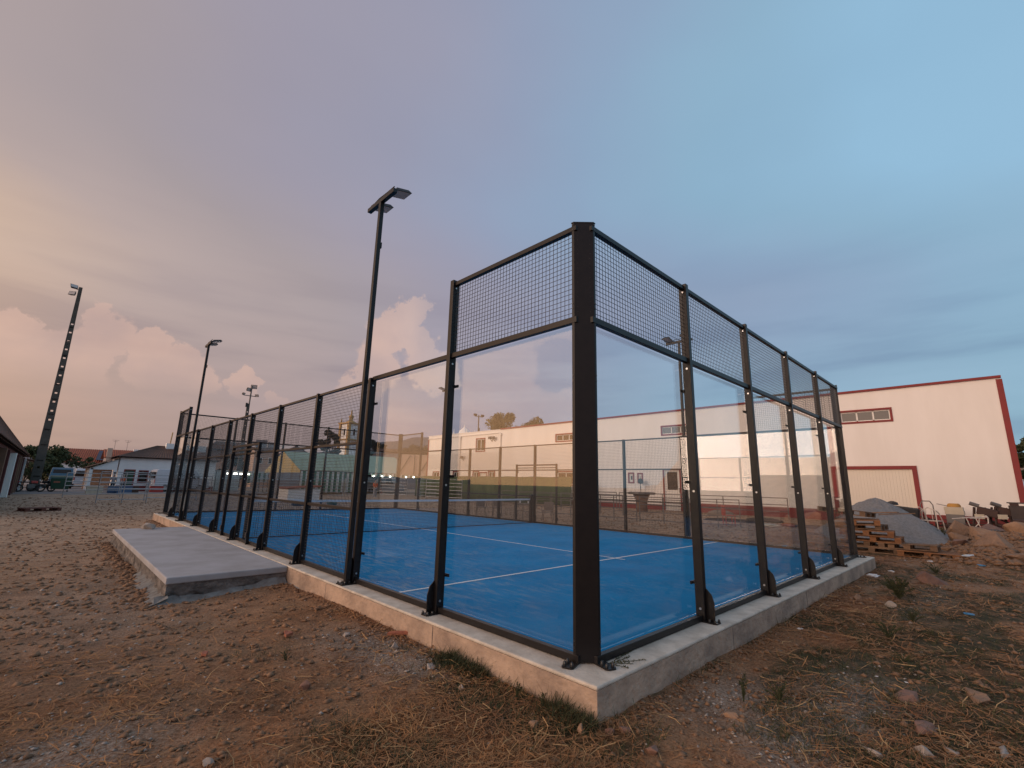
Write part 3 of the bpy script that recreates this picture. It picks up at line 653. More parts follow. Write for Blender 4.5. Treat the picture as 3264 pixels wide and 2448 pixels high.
for (a, b, c, e, kind) in ops:
    if kind == 'garage':
        f_ = MB(); f_.box(-.05, .01, a-.17, a, 0, e+.15); f_.box(-.05, .01, b, b+.17, 0, e+.15); f_.box(-.05, .01, a, b, e, e+.15); g_ = f_.build('garage_frame', M['dado'], hall)
        for i in range(24):
            y = a+(b-a)*i/24; MB().box(.06, .085, y+.0015, y+(b-a)/24-.0015, c, e).build('door_slat', M['door'], g_)
        MB().box(.09, .12, a, b, c, e).build('door_leaf', M['door'], g_)
        continue
    rim = M['dado']; wv = .09
    fr = ring(MB(), a-wv, b+wv, c-wv, e+wv, wv, -.035, .008).build('window_surround' if kind != 'door' else 'door_surround', rim, hall)
    if kind == 'clere':
        f_ = ring(MB(), a, b, c, e, .045, .05, .10)
        for k in (1, 2): y = a+(b-a)*k/3; f_.box(.05, .10, y-.03, y+.03, c, e)
        f_.build('frame', M['frame'], fr)
        for k in range(3): ya = a+(b-a)*k/3; MB().box(.085, .09, ya+.03, ya+(b-a)/3-.03, c+.04, e-.04).build('pane', M['wglass'], fr)
    elif kind == 'poster':
        ring(MB(), a, b, c, e, .04, .0, .03).build('frame', M['frame'], fr)
        pz = MB().box(.032, .036, a+.04, b-.04, c+.04, e-.04).build('glass', M['frame'], fr)
        MB().box(.026, .031, a+.08, b-.10, c+.14, e-.12).build('pane', M['wglass'], fr)
    elif kind == 'door':
        ring(MB(), a, b, c, e, .09, .04, .10).build('frame', M['frame'], fr)
        MB().box(.05, .085, a+.09, b-.09, c+.09, 1.32).box(.05, .085, a+.09, a+.16, 1.32, e-.09).box(.05, .085, b-.16, b-.09, 1.32, e-.09).build('door_leaf', M['frame'], fr)
        MB().box(.06, .065, a+.16, b-.16, 1.36, e-.12).build('pane', M['wglass'], fr)
        MB().box(0.02, .05, a+.02, a+.06, 1.15, 1.45).build('handle', M['black'], fr)
    elif kind == 'opening':
        MB().box(.12, .14, a, b, c, e-.3).build('door_leaf', M['grey'], fr); ring(MB(), a, b, e-.3, e, .05, .05, .1).build('frame', M['frame'], fr)
        MB().box(.10, .11, a+.05, b-.05, e-.25, e-.05).build('pane', M['frame'], fr)
    else:
        f_ = ring(MB(), a, b, c, e, .06, .05, .10); ym = (a+b)/2; f_.box(.05, .10, ym-.03, ym+.03, c, e); f_.build('frame', M['frame'], fr)
        for ya, yb in ((a+.06, ym-.03), (ym+.03, b-.06)): MB().box(.08, .085, ya, yb, c+.06, e-.06).build('pane', M['wglass'], fr)
# wall lamp brackets
for (y, z) in ((32.1, 3.75), (27.8, 5.35), (28.2, 5.35)):
    MB().tube((0, y, z-.3), (-.25, y, z-.1), .025, n=6).box(-.42, -.18, y-.13, y+.13, z-.1, z+.12).build('wall_lamp', M['dgalv'], hall)
fan = thing('parabolic_heater', 'small round black fan on a thin stand against the white hall wall', 'fan', (23.5, 13.4, G(23.5, 13.4)))
MB().tube((0, -.1, 0), (0, 0, 1.6), .015, n=6).tube((0, .1, 0), (0, 0, 1.6), .015, n=6).build('stand', M['dgalv'], fan)
MB().tube((-.05, 0, 1.72), (.05, 0, 1.72), .17, n=16).build('fan_head', M['black'], fan)
fan.name = 'stand_fan'
# stone oven / planter table by the door
pl = thing('stone_table', 'dark round topped stone table standing before the hall door', 'table', (21.2, 12.0, G(21.2, 12)))
MB().lathe([(.75, .98), (.78, 1.02), (.78, 1.1), (.7, 1.12)], 18).build('table_top', M['dgalv'], pl)
MB().lathe([(.34, 0), (.30, .3), (.35, .7), (.48, .975)], 14).build('pedestal', M['colwood'], pl, smooth=True)

# ------------------------------------------------------------------ rails, barriers, corral panels
def tube_fence(name, label, cat, group, p0, p1, h, rails, posts, m, r=.02, z0=.12):
    p0, p1 = Vector(p0), Vector(p1); L = (p1-p0).length
    t = thing(name, label, cat, p0, math.atan2((p1-p0).y, (p1-p0).x), group)
    rl = [z0+(h-z0)*i/(rails-1) for i in range(rails)]
    for z in rl: MB().tube((0.0, 0, z), (L, 0, z), r, n=6).build('rail', m, t)
    for i in range(posts): x = L*i/(posts-1); MB().tube((x, .0, 0), (x, 0, h+.02), r*1.25, n=6).build('post', m, t)
    return t
def gp(x, y): return (x, y, G(x, y))
bl = ['grey crowd barrier panel standing nearest the sand heap beyond the court', 'grey crowd barrier panel, second along the row behind the court', 'grey crowd barrier panel, third along the row towards the marquee', 'grey crowd barrier panel at the marquee end of the row', 'short grey barrier panel turned towards the hall plinth']
for i, (a, b) in enumerate((((15.6, 6.5), (15.6, 8.8)), ((15.5, 8.9), (15.4, 11.2)), ((15.4, 11.3), (15.2, 13.6)), ((15.2, 13.7), (15.0, 16.0)), ((15.7, 6.3), (16.6, 4.9)))):
    tube_fence('crowd_barrier', bl[i], 'barrier', 'crowd barriers beyond the court side', gp(*a), gp(*b), 1.08, 4, 3, M['dgalv'], .017)
for i, (a, b) in enumerate((((22.4, 4.8), (22.4, 9.4)), ((22.4, 9.9), (22.3, 14.2)), ((22.3, 14.4), (22.2, 20.2)), ((18.0, 11.2), (18.2, 15.5)), ((18.2, 15.8), (18.6, 21.0)))):
    tube_fence('ramp_railing', ['dark steel handrail along the hall near the garage door', 'dark steel handrail in front of the hall door', 'dark steel handrail leading from the hall door to the green screen', 'dark low railing between barriers and the hall door', 'dark low railing before the green screen'][i], 'railing', 'steel railings in front of the hall', gp(*a), gp(*b), 1.0, 3, 4, M['dgalv'], .022, .35)
cl = [('galvanised corral gate standing alone on the dirt beyond the court corner', (-1.3, 33.4), (1.0, 33.6), 1.75),
      ('corral panel set just right of the lone corral gate', (1.1, 35.5), (4.0, 36.0), 1.6), ('leftmost corral panel at the edge of the grey yard', (-2.6, 41.0), (.4, 41.5), 1.6),
      ('corral panel in front of the white house door', (.5, 44.0), (3.5, 44.3), 1.6), ('corral panel in front of the white house windows', (3.6, 44.3), (6.6, 44.6), 1.6),
      ('corral panel behind the far glass wall of the court', (6.7, 42.0), (9.6, 42.3), 1.6), ('corral panel left of the tiny white hut', (8.4, 39.5), (10.4, 40.2), 1.6),
      ('corral panel in front of the striped curtain', (13.6, 41.0), (16.5, 40.6), 1.6), ('corral panel under the string of bulbs', (16.6, 40.5), (19.4, 39.6), 1.6),
      ('corral panel between marquee and green screen', (19.5, 39.2), (20.9, 36.6), 1.65), ('pale corral panel beside the green screen, farther one', (20.6, 34.4), (22.4, 32.2), 1.65), ('pale corral panel overlapping the green screen, nearer one', (19.8, 31.8), (21.0, 28.4), 1.65),
      ('corral panel across the yard behind the hut', (10.8, 41.8), (13.4, 41.6), 1.6)]
for lb, a, b, h in cl:
    tube_fence('corral_panel', lb, 'metal panel', 'galvanised corral panels round the yard', gp(*a), gp(*b), h, 6, 2 if 'gate' not in lb else 3, M['galv'], .024, .2)

gs = thing('green_windscreen', 'long green windbreak cloth fence in front of the white hall', 'fence', (21.7, 17.5, G(21.7, 17.5)))
v_ = []; f_ = []; K = 80
for i in range(K+1):
    y = 19.0*i/K; x = .07*math.sin(i*.9)+.04*math.sin(i*2.3)
    v_ += [(x, y, .05), (x*1.3, y, 1.0), (x*.3, y, 1.93+.02*math.sin(i*.55))]
for i in range(K): f_ += [(i*3, i*3+3, i*3+4, i*3+1), (i*3+1, i*3+4, i*3+5, i*3+2)]
o = MB().add(v_, f_).build('cloth', M['green'], gs, smooth=True, fix=False); sm = o.modifiers.new('solid', 'SOLIDIFY'); sm.thickness = .01
for i in range(9): MB().tube((.12, i*2.37, -.1), (.12, i*2.37, 1.95), .03, n=6).build('post', M['dgalv'], gs)

# chairs and table beyond the court side
def plastic_chair(loc, rz, label, m):
    t = thing('garden_chair', label, 'chair', loc, rz, 'brown garden chairs beyond the court')
    MB().box(-.23, .23, -.22, .22, .42, .45).build('seat', m, t)
    MB().box(-.22, .22, .20, .235, .50, .86, Matrix.Rotation(R(-8), 4, 'X')).build('backrest', m, t)
    for sx in (-1, 1):
        for sy in (-1, 1): MB().tube((sx*.20, sy*.19, .42), (sx*.24, sy*.24, 0), .016, n=6).build('leg', m, t)
        MB().path([(sx*.24, -.2, .42), (sx*.25, -.2, .63), (sx*.25, .2, .65)], .014, 6).build('arm', m, t)
    return t
for x, y, rz, lb in ((12.6, 16.1, -.6, 'brown garden chair farthest left, beyond the net'), (12.9, 15.2, -.8, 'brown garden chair next to the leftmost one'), (13.2, 12.1, -1.0, 'brown garden chair right of the small table'), (13.5, 9.9, -2.1, 'brown garden chair nearest the crowd barriers')):
    plastic_chair(gp(x, y), rz, lb, M['wicker'])
tt = thing('bistro_table', 'small thin legged brown table between the garden chairs', 'table', gp(12.9, 13.4))
MB().box(-.35, .35, -.35, .35, .70, .73).build('table_top', M['wicker'], tt)
for sx in (-1, 1):
    for sy in (-1, 1): MB().tube((sx*.3, sy*.3, 0), (sx*.28, sy*.28, .70), .015, n=6).build('leg', M['wicker'], tt)
for i, (dx, dy) in enumerate(((-.1, .1), (.15, -.2))):
    tag(MB().lathe([(.035, 0), (.045, .08), (.04, .11)], 10, (12.9+dx, 13.4+dy, G(12.9, 13.4)+.731)).build('cup', M['paper']), ['white cup on the small brown table, farther one', 'white cup on the small brown table, nearer one'][i], 'cup', 'cups on the table')
rc = thing('red_chair', 'red plastic chair lying beside the barrier near the hall plinth', 'chair', gp(17.0, 5.5), .7)
MB().box(-.22, .22, -.2, .2, .38, .42).build('seat', M['redpl'], rc); MB().box(-.2, .2, .18, .22, .42, .8).build('backrest', M['redpl'], rc)
for sx in (-1, 1):
    for sy in (-1, 1): MB().tube((sx*.18, sy*.18, 0), (sx*.18, sy*.18, .38), .018, n=6).build('leg', M['redpl'], rc)
gbk = MB().lathe([(.22, 0), (.30, .12), (.32, .28), (.2, .34), (.03, .36)], 12, (9.6, 27.0, G(9.6, 27))).build('green_basin', M['bin'], smooth=True)
tag(gbk, 'small green tub on the dirt behind the far court corner', 'tub')
def tyre(x, y, lab, rz=0.0, flat=True):
    m_ = MB(); n1, n2 = 18, 8; vs = []; fs = []
    for i in range(n1):
        a = 2*math.pi*i/n1
        for j in range(n2): b = 2*math.pi*j/n2; rr_ = .34+.12*math.cos(b); vs.append((rr_*math.cos(a), rr_*math.sin(a), .11+.11*math.sin(b)))
    for i in range(n1):
        for j in range(n2): fs.append((i*n2+j, ((i+1) % n1)*n2+j, ((i+1) % n1)*n2+(j+1) % n2, i*n2+(j+1) % n2))
    o = m_.add(vs, fs).build('tyre', M['tyre'], None, smooth=True); o.location = gp(x, y); return tag(o, lab, 'tyre')
tyre(8.2, 28.6, 'black tyre lying flat behind the far court wall'); 
# tiny white hut
hut = thing('white_hut', 'tiny low white hut with sloping clay tile roof behind the court', 'hut', gp(9.75, 35.3))
MB().box(0, 2.4, 0, 2.0, -.1, .88).build('wall', M['white'], hut)
rf = MB().add([(-.1, -.12, .90), (2.5, -.12, 1.06), (2.5, 2.1, 1.06), (-.1, 2.1, .90), (-.1, -.12, .96), (2.5, -.12, 1.12), (2.5, 2.1, 1.12), (-.1, 2.1, .96)],
    [(0, 3, 2, 1), (4, 5, 6, 7), (0, 1, 5, 4), (1, 2, 6, 5), (2, 3, 7, 6), (3, 0, 4, 7)]).build('roof', M['tilered'], hut)
for i in range(12): MB().tube((-.13, -.05+i*.18, .97), (2.52, -.05+i*.18, 1.13), .05, n=6).build('roof_tile_row', M['tilered'], rf)

# ------------------------------------------------------------------ marquee
mq = thing('striped_marquee', 'large gabled marquee with pale green roof, yellow end and striped curtain', 'marquee', (13.8, 44.4, -.1))
LX, LY, EZ, RZ = 13.1, 10.6, 2.35, 4.45
def sag(m_, a, b, c, d_, k=8, j=6, s_=.10):
    a, b, c, d_ = map(Vector, (a, b, c, d_)); vs = []; fs = []
    for i in range(k+1):
        for q in range(j+1):
            u, v = i/k, q/j; p = (a*(1-u)+b*u)*(1-v)+(d_*(1-u)+c*u)*v
            p.z -= s_*math.sin(math.pi*v)*(.6+.4*abs(math.sin(u*math.pi*4))); vs.append(p)
    for i in range(k):
        for q in range(j): o = i*(j+1)+q; fs.append((o, o+j+1, o+j+2, o+1))
    return m_.add(vs, fs)
sag(MB(), (0, 0, EZ), (LX, 0, EZ), (LX, LY/2, RZ), (0, LY/2, RZ-.1), 16).build('roof', M['tentroof'], mq, smooth=True, fix=False)
sag(MB(), (0, LY, EZ), (LX, LY, EZ), (LX, LY/2, RZ), (0, LY/2, RZ-.1), 16).build('roof', M['tentroof'], mq, smooth=True, fix=False)
MB().add([(-.02, 0, EZ-.2), (-.02, LY, EZ-.2), (-.02, LY/2, RZ-.12), (-.02, 0, EZ), (-.02, LY, EZ)], [(0, 1, 4, 2, 3)]).build('end_panel', M['tentend'], mq)
MB().add([(LX+.02, 0, EZ), (LX+.02, LY, EZ), (LX+.02, LY/2, RZ)], [(0, 1, 2)]).build('end_panel', M['tentroof'], mq)
MB().bar((0, -.03, EZ), (LX, -.03, EZ), .06, .08).build('eave_bar', M['dgalv'], mq)
i = 0; x = 0
while x < LX-.1:
    long_ = x < 5.5; zb = .25+.08*random.random() if long_ else 1.95
    pts = [(x, -.02, EZ-.05), (x+.13, -.06, EZ-.05), (x+.26, -.02, EZ-.05)]
    MB().add([pts[0], pts[1], pts[2], (x, .0, zb), (x+.13, -.12, zb+.03), (x+.26, .0, zb)], [(0, 1, 4, 3), (1, 2, 5, 4)]).build('curtain_stripe', M['stripeg'] if i % 2 else M['stripew'], mq, fix=False)
    x += .26; i += 1
for x in (0, 4.4, 8.7, LX):
    for y in (0, LY): MB().tube((x, y, 0), (x, y, EZ), .04, n=6).build('post', M['dgalv'], mq)
MB().bar((2.0, 0, EZ-.1), (3.5, 0, EZ-.9), .05, .05).bar((5.2, 0, EZ-.9), (3.8, 0, EZ-.1), .05, .05).build('brace', M['dgalv'], mq)
bs_ = thing('bulb_string', 'string of lit white bulbs hanging under the open side of the marquee', 'string lights', (18.9, 44.2, 2.02))
cb = [(x*.5, 0, .05-.08*abs(math.sin(x*.8))) for x in range(17)]
MB().path(cb, .012, 4).build('cable', M['rope'], bs_)
for i in range(1, 16, 2): MB().lathe([(.001, -.17), (.075, -.11), (.085, -.06), (.05, 0)], 10, cb[i]).build('bulb', M['bulb'], bs_, smooth=True)
sm_ = thing('striped_stall', 'low striped stall awning with bright lights left of the marquee', 'stall', polar(77.2, 60, -.1))
MB().box(0, 4.6, 0, 3, 2.15, 2.25).build('awning', M['stripew'], sm_)
for i in range(9): MB().add([(2.2+i*.26, -.02, 2.1), (2.46+i*.26, -.02, 2.1), (2.46+i*.26, -.02, .9+.03*i), (2.2+i*.26, -.02, .9+.03*i)], [(0, 1, 2, 3)]).build('curtain_stripe', M['stripeg'] if i % 2 else M['stripew'], sm_)
for x, y in ((0, 0), (4.6, 0), (0, 3), (4.6, 3)): MB().box(x-.03, x+.03, y-.03, y+.03, 0, 2.15).build('post', M['dgalv'], sm_)
for i in range(4): MB().box(.35+i*.62, .75+i*.62, -.06, .0, 1.84, 2.02).build('strip_light', M['bulb'], sm_)
# second smaller pointed tent right of the marquee
pt_ = thing('white_canopy', 'small white pointed canopy between the marquee and the hall', 'canopy', polar(56.2, 58, -.1))
MB().add([(-1.6, -1.6, 2.2), (1.6, -1.6, 2.2), (1.6, 1.6, 2.2), (-1.6, 1.6, 2.2), (0, 0, 3.4)], [(0, 1, 4), (1, 2, 4), (2, 3, 4), (3, 0, 4)]).build('roof', M['stripew'], pt_)
for x in (-1.55, 1.55):
    for y in (-1.55, 1.55): MB().tube((x, y, 0), (x, y, 2.2), .035, n=6).build('post', M['dgalv'], pt_)
MB().lathe([(.001, 2.0), (.09, 2.06), (.1, 2.12), (.05, 2.2)], 10, (-1.2, -1.5, 0)).build('bulb', M['bulb'], pt_)
refl = thing('mirrored_truss', 'pale pink braced panel added to stand for roof trusses mirrored in the glass', 'reflection stand-in', polar(59.2, 50, 0), R(-36))  # added panel imitating the shed roof trusses reflected in the court panes
MB().box(0, 3.2, 0, .04, 2.05, 4.2).build('cloth', M['peach'], refl)  # pale plate carrying the reflected roof's colour
for a, b in (((0, 2.3), (1.0, 4.1)), ((1.9, 2.1), (3.1, 4.1)), ((1.45, 2.2), (1.45, 4.1)), ((0, 0), (0, 4.25)), ((3.2, 0), (3.2, 4.25))):
    MB().bar((a[0], -.05, a[1]), (b[0], -.05, b[1]), .05, .06).build('brace', M['dgalv'], refl)

# ------------------------------------------------------------------ trees
def leaves(n_, pts, rad, size, squash=.8):
    """n_ small random quads scattered round clump centres"""
    pts = np.array(pts, float); idx = rng.integers(0, len(pts), n_)
    d_ = rng.normal(size=(n_, 3)); d_ /= np.linalg.norm(d_, axis=1, keepdims=True)
    rad = np.asarray(rad); rr_ = (rad[idx] if rad.ndim else rad)*rng.random(n_)**.45
    c = pts[idx]+d_*rr_[:, None]*np.array([1, 1, squash])
    a = rng.normal(size=(n_, 3)); a /= np.linalg.norm(a, axis=1, keepdims=True); b = np.cross(a, rng.normal(size=(n_, 3))); b /= np.linalg.norm(b, axis=1, keepdims=True)
    s_ = size*(.5+rng.random(n_))[:, None]
    V = np.concatenate([c-a*s_, c+b*s_*.5, c+a*s_, c-b*s_*.5], 1).reshape(-1, 3); F = np.arange(4*n_).reshape(-1, 4)
    return V, F
def tree(name, label, base, h, r, trunk_h, m, n_=4000, leaf=.18, clumps=26, cone=False, cat='tree', group=None):
    t = thing(name, label, cat, base, 0, group)
    tk = MB(); tk.tube((0, 0, -.2), (0.05*h*.2, 0, h*.55), .035*h*.6, .018*h*.5, 8)
    cs, rs = [], []
    for i in range(clumps):
        if cone:
            f_ = i/clumps; z = trunk_h+(h-trunk_h)*f_; rr_ = r*(1-f_)**.8*(.6+.4*random.random()); a = random.random()*6.28
            cs.append((rr_*math.cos(a)*.6, rr_*math.sin(a)*.6, z)); rs.append(max(.25, r*.5*(1-f_*.8)))
        else:
            a = random.random()*6.28; e = random.random(); z = trunk_h+(h-trunk_h)*(.12+.8*e); k = math.sqrt(max(.05, 1-((e-.42)/.62)**2)); rr_ = r*k*(.35+.65*random.random())
            cs.append((rr_*math.cos(a), rr_*math.sin(a), z)); rs.append(r*(.22+.2*random.random()))
        if i % 3 == 0: tk.tube((0.02*h, 0, trunk_h*.7+.25*h*random.random()), cs[-1], .012*h, .004*h, 5)
    tk.build('trunk', M['bark'], t)
    V, F = leaves(n_, cs, np.array(rs), leaf); arr('crown', V, F, m, t)
    return t
def gz(p): p = Vector(p); p.z = -.12; return p
tree('hedge_tree', 'dense dark green tree behind the blue van at the left', gz(polar(90.3, 84)), 4.9, 2.6, .5, M['leaf'], 7000, .18, 34)
tree('hedge_tree', 'low dark bushy tree on the left of the concrete pole', gz(polar(91.6, 80)), 4.6, 1.6, .4, M['leaf'], 3500, .17, 20)
tree('garden_tree', 'small green tree beside the white van and solar roof', gz(polar(87.4, 80)), 3.6, 1.25, .8, M['leaf'], 3000, .14, 18)
tree('garden_tree', 'small shrub tree hanging in front of the white house porch', gz(polar(87.2, 74)), 2.4, .9, .4, M['leaf'], 1800, .12, 14)
tree('conifer_tree', 'tall dark conifer just left of the church tower', gz(polar(67.3, 105)), 12.3, 2.2, 3, M['leafdk'], 6500, .22, 30)
tree('conifer_tree', 'dark tree above the marquee right of the church tower', gz(polar(62.2, 105)), 10.2, 2.6, 3, M['leafdk'], 5500, .26, 26)
tree('roadside_tree', 'dark tree rising behind the mirrored truss panel left of the hall', gz(polar(57.4, 95)), 8.9, 3.2, 2, M['leafdk'], 6500, .24, 30)
tree('roadside_tree', 'low dark tree behind the corral panels at the stall', gz(polar(76.4, 80)), 4.6, 1.8, .6, M['leafdk'], 3500, .18, 18)
tree('roof_tree', 'big warm lit tree rising over the hall roof', gz(polar(46.8, 70)), 12.2, 3.2, 4, M['leafwarmlit'], 12000, .17, 40)
tree('roof_tree', 'lower warm lit tree behind the hall roof, right of the big one', gz(polar(43.0, 72)), 11.7, 2.9, 4, M['leafwarmlit'], 7000, .17, 24)

# ------------------------------------------------------------------ far poles and masts
def hole_pole(label, base, h, w0, w1, holes, rz=0):
    t = thing('concrete_pole', label, 'pole', base, rz, 'perforated concrete lighting poles')
    m_ = MB(); z = -.3; dz = h/26; k = 0
    def wd(z): return w0+(w1-w0)*max(z, 0)/h
    hs = sorted(holes)
    edges = [-.3]+[e for a in hs for e in (a, a+.17)]+[h]
    for i in range(len(edges)-1):
        a, b = edges[i], edges[i+1]; wa, wb = wd(a)/2, wd(b)/2
        def fr(x0a, x1a, x0b, x1b): m_.add([(x0a, -wa*.55, a), (x1a, -wa*.55, a), (x1a, wa*.55, a), (x0a, wa*.55, a), (x0b, -wb*.55, b), (x1b, -wb*.55, b), (x1b, wb*.55, b), (x0b, wb*.55, b)],
                [(0, 3, 2, 1), (4, 5, 6, 7), (0, 1, 5, 4), (1, 2, 6, 5), (2, 3, 7, 6), (3, 0, 4, 7)])
        if i % 2 == 0: fr(-wa, wa, -wb, wb)
        else: fr(-wa, -.085, -wb, -.085); fr(.085, wa, .085, wb)
    m_.build('shaft', M['pole'], t, fix=False)
    z = 1.2
    while z < h*.85:
        q = wd(z)/2; MB().box(-q*.62, q*.62, -q*.55-.04, -q*.55-.002, z, z+.07).build('step_ledge', M['dark'], t); z += 1.35
    return t
def flood(parent, x, z, tilt, rz, sc_=1.0):
    T = Matrix.Translation((x, 0, z)) @ Matrix.Rotation(rz, 4, 'Z') @ Matrix.Rotation(tilt, 4, 'X') @ Matrix.Scale(sc_, 4)
    h = MB().add([T @ Vector(p) for p in [(-.35, 0, -.25), (.35, 0, -.25), (.35, 0, .25), (-.35, 0, .25), (-.2, .3, -.15), (.2, .3, -.15), (.2, .3, .15), (-.2, .3, .15)]],
              [(0, 1, 2, 3), (7, 6, 5, 4), (0, 4, 5, 1), (1, 5, 6, 2), (2, 6, 7, 3), (3, 7, 4, 0)]).build('floodlight', M['black'], parent)
    MB().box(-.31, .31, -.02, -.003, -.21, .21, T).build('lens', M['lampglass'], h)
hp = hole_pole('big leaning looking perforated concrete lighting pole at the left', gz(polar(90.9, 58)), 18.7, .70, .26, [1.55+1.62*k+o_ for k in range(3, 9) for o_ in (-.35, .45)]+[1.9])
hp['label'] = 'big tall perforated concrete lighting pole at the far left'
flood(hp, -.45, 18.7, -.5, .3, .8); flood(hp, -.5, 18.0, -.3, -.6, .8); MB().bar((0, 0, 18.4), (-.5, 0, 18.5), .06, .06).build('bracket', M['dgalv'], hp)
hp2 = hole_pole('smaller concrete lighting pole with four floodlights behind the court', gz(polar(75.85, 78)), 12.2, .62, .36, [4.9+1.0*k for k in range(7)])
MB().tube((.1, 0, 12.2), (.15, 0, 14.9), .10, n=8).build('mast_tube', M['dgalv'], hp2)
MB().box(-.75, .85, -.05, .05, 13.35, 13.45).build('cross_arm', M['dgalv'], hp2)
flood(hp2, -.15, 14.3, .35, .5, 1.1); flood(hp2, .42, 14.8, .2, -.4, 1.2); flood(hp2, -.75, 13.55, .5, .9, .8); flood(hp2, .95, 13.55, .5, -.8, .8)
MB().box(-.35, -.12, -.15, .1, 11.7, 12.3).build('junction_box', M['black'], hp2)
hp3 = thing('lattice_pole', 'thin pole with small crossarm lights rising above the hall roof', 'pole', gz(polar(50.1, 70)))
MB().tube((0, 0, 0), (0, 0, 11.7), .14, .09, 8).build('shaft', M['pole'], hp3); MB().box(-.8, .8, -.05, .05, 11.4, 11.5).build('cross_arm', M['dgalv'], hp3)
for x in (-.7, .7): MB().box(x-.25, x+.25, -.15, .1, 11.5, 11.8).build('floodlight', M['black'], hp3)
MB().box(-.12, .12, -.2, -.1, 9.2, 9.7).build('junction_box', M['black'], hp3)

# ------------------------------------------------------------------ church and belfry
ch = thing('church_tower', 'white church bell tower with yellow corner trim and urn finial', 'church tower', polar(65.15, 140, 0), R(65.15+180-45-8))
w2 = 1.85
MB().box(-w2, w2, -w2, w2, -1, 17.0).build('wall', M['white'], ch)
for sx in (-1, 1):
    for sy in (-1, 1): MB().box(sx*w2-.38, sx*w2+.38, sy*w2-.38, sy*w2+.38, -1, 17.02).build('corner_trim', M['yellowst'], ch)
for z in (12.4, 17.03): MB().box(-w2-.55, w2+.55, -w2-.55, w2+.55, z, z+.32).build('cornice', M['yellowst'], ch)
for sx, sy in ((0, -1), (0, 1), (-1, 0), (1, 0)):
    b_ = MB()
    if sx == 0: b_.box(-.32, .32, sy*(w2+.03)-.03, sy*(w2+.03)+.03, 13.8, 15.6)
    else: b_.box(sx*(w2+.03)-.03, sx*(w2+.03)+.03, -.32, .32, 13.8, 15.6)
    b_.build('belfry_opening', M['dark'], ch)
MB().lathe([(1.6, 17.36), (1.3, 17.7), (.7, 18.1), (.35, 18.4), (.6, 18.9), (.75, 19.3), (.3, 19.8), (.12, 20.2), (.25, 20.5), (.02, 21.3)], 10).build('finial', M['yellowst'], ch, smooth=True)
for sx in (-1, 1):
    for sy in (-1, 1): MB().lathe([(.28, 17.36), (.12, 17.8), (.25, 18.0), (.02, 18.7)], 8, (sx*w2, sy*w2, 0)).build('pinnacle', M['yellowst'], ch)
bf = thing('small_belfry', 'small white belfry with spiky crown peeping over the hall roof', 'church tower', polar(51.8, 120, 0), R(20))
MB().box(-2.2, 2.2, -2.2, 2.2, -1, 13.6).build('wall', M['white'], bf)
for k in range(4):
    a = k*math.pi/2+.78; MB().lathe([(.3, 13.6), (.12, 14.3), (.02, 15.0)], 8, (2.0*math.cos(a)*1.35, 2.0*math.sin(a)*1.35, 0)).build('pinnacle', M['white'], bf)
MB().lathe([(1.7, 13.6), (1.3, 14.6), (.5, 15.2), (.15, 15.5), (.02, 16.4)], 10).build('dome', M['white'], bf)
for a in (0, 90, 180, 270):
    MB().box(-.45, .45, -2.26, -2.2, 11.4, 13.0, Matrix.Rotation(R(a), 4, 'Z')).build('belfry_opening', M['dark'], bf)

# ------------------------------------------------------------------ houses
def corr_roof(a, b, c, d_, mt, parent, name='roof', pitch=.25):
    """tiled slope a-b eave, d-c ridge, ribs running up the slope"""
    a, b, c, d_ = map(Vector, (a, b, c, d_)); L = (b-a).length; k = max(4, int(L/pitch)); m_ = MB()
    nrm = (b-a).cross(d_-a).normalized()
    if nrm.z < 0: nrm = -nrm
    K = k*2
    for i in range(K):
        u0_, u1_ = i/K, (i+1)/K; o0 = nrm*(.06 if i % 2 else 0); o1 = nrm*(.06 if (i+1) % 2 else 0)
        m_.quad(a.lerp(b, u0_)+o0, a.lerp(b, u1_)+o1, d_.lerp(c, u1_)+o1, d_.lerp(c, u0_)+o0)
    m_.quad(a-nrm*.1, b-nrm*.1, c-nrm*.1, d_-nrm*.1)
    return m_.build(name, mt, parent, fix=False)
def gable_house(name, label, base, rz, L, Wd, eave, ridge, wm, tm, wins=(), cat='house', hip=0.0):
    t = thing(name, label, cat, base, rz)
    MB().box(0, L, 0, Wd, -.5, eave).build('wall', wm, t)
    o_ = .35
    corr_roof((-o_, -o_, eave), (L+o_, -o_, eave), (L+o_-hip, Wd/2, ridge), (-o_+hip, Wd/2, ridge), tm, t)
    corr_roof((-o_, Wd+o_, eave), (L+o_, Wd+o_, eave), (L+o_-hip, Wd/2, ridge), (-o_+hip, Wd/2, ridge), tm, t)
    if hip:
        corr_roof((-o_, -o_, eave), (-o_, Wd+o_, eave), (-o_+hip, Wd/2+.05, ridge), (-o_+hip, Wd/2-.05, ridge), tm, t)
        corr_roof((L+o_, -o_, eave), (L+o_, Wd+o_, eave), (L+o_-hip, Wd/2+.05, ridge), (L+o_-hip, Wd/2-.05, ridge), tm, t)
    else:
        for x in (0, L): MB().add([(x, 0, eave), (x, Wd, eave), (x, Wd/2, ridge-.1)], [(0, 1, 2)]).build('gable', wm, t)
    for (x0, x1, z0, z1, m_) in wins:
        f_ = ring(MB(), x0, x1, z0, z1, .1, 0, .05); f_.v = [(p[1], -.001-p[0], p[2]) for p in f_.v]
        w_ = f_.build('window', M['dado'] if m_ != 'w' else M['frame'], t); MB().box(x0+.1, x1-.1, -.03, -.002, z0+.1, z1-.1).build('pane', M['bin'] if m_ == 'g' else M['wglass'], w_)
    return t
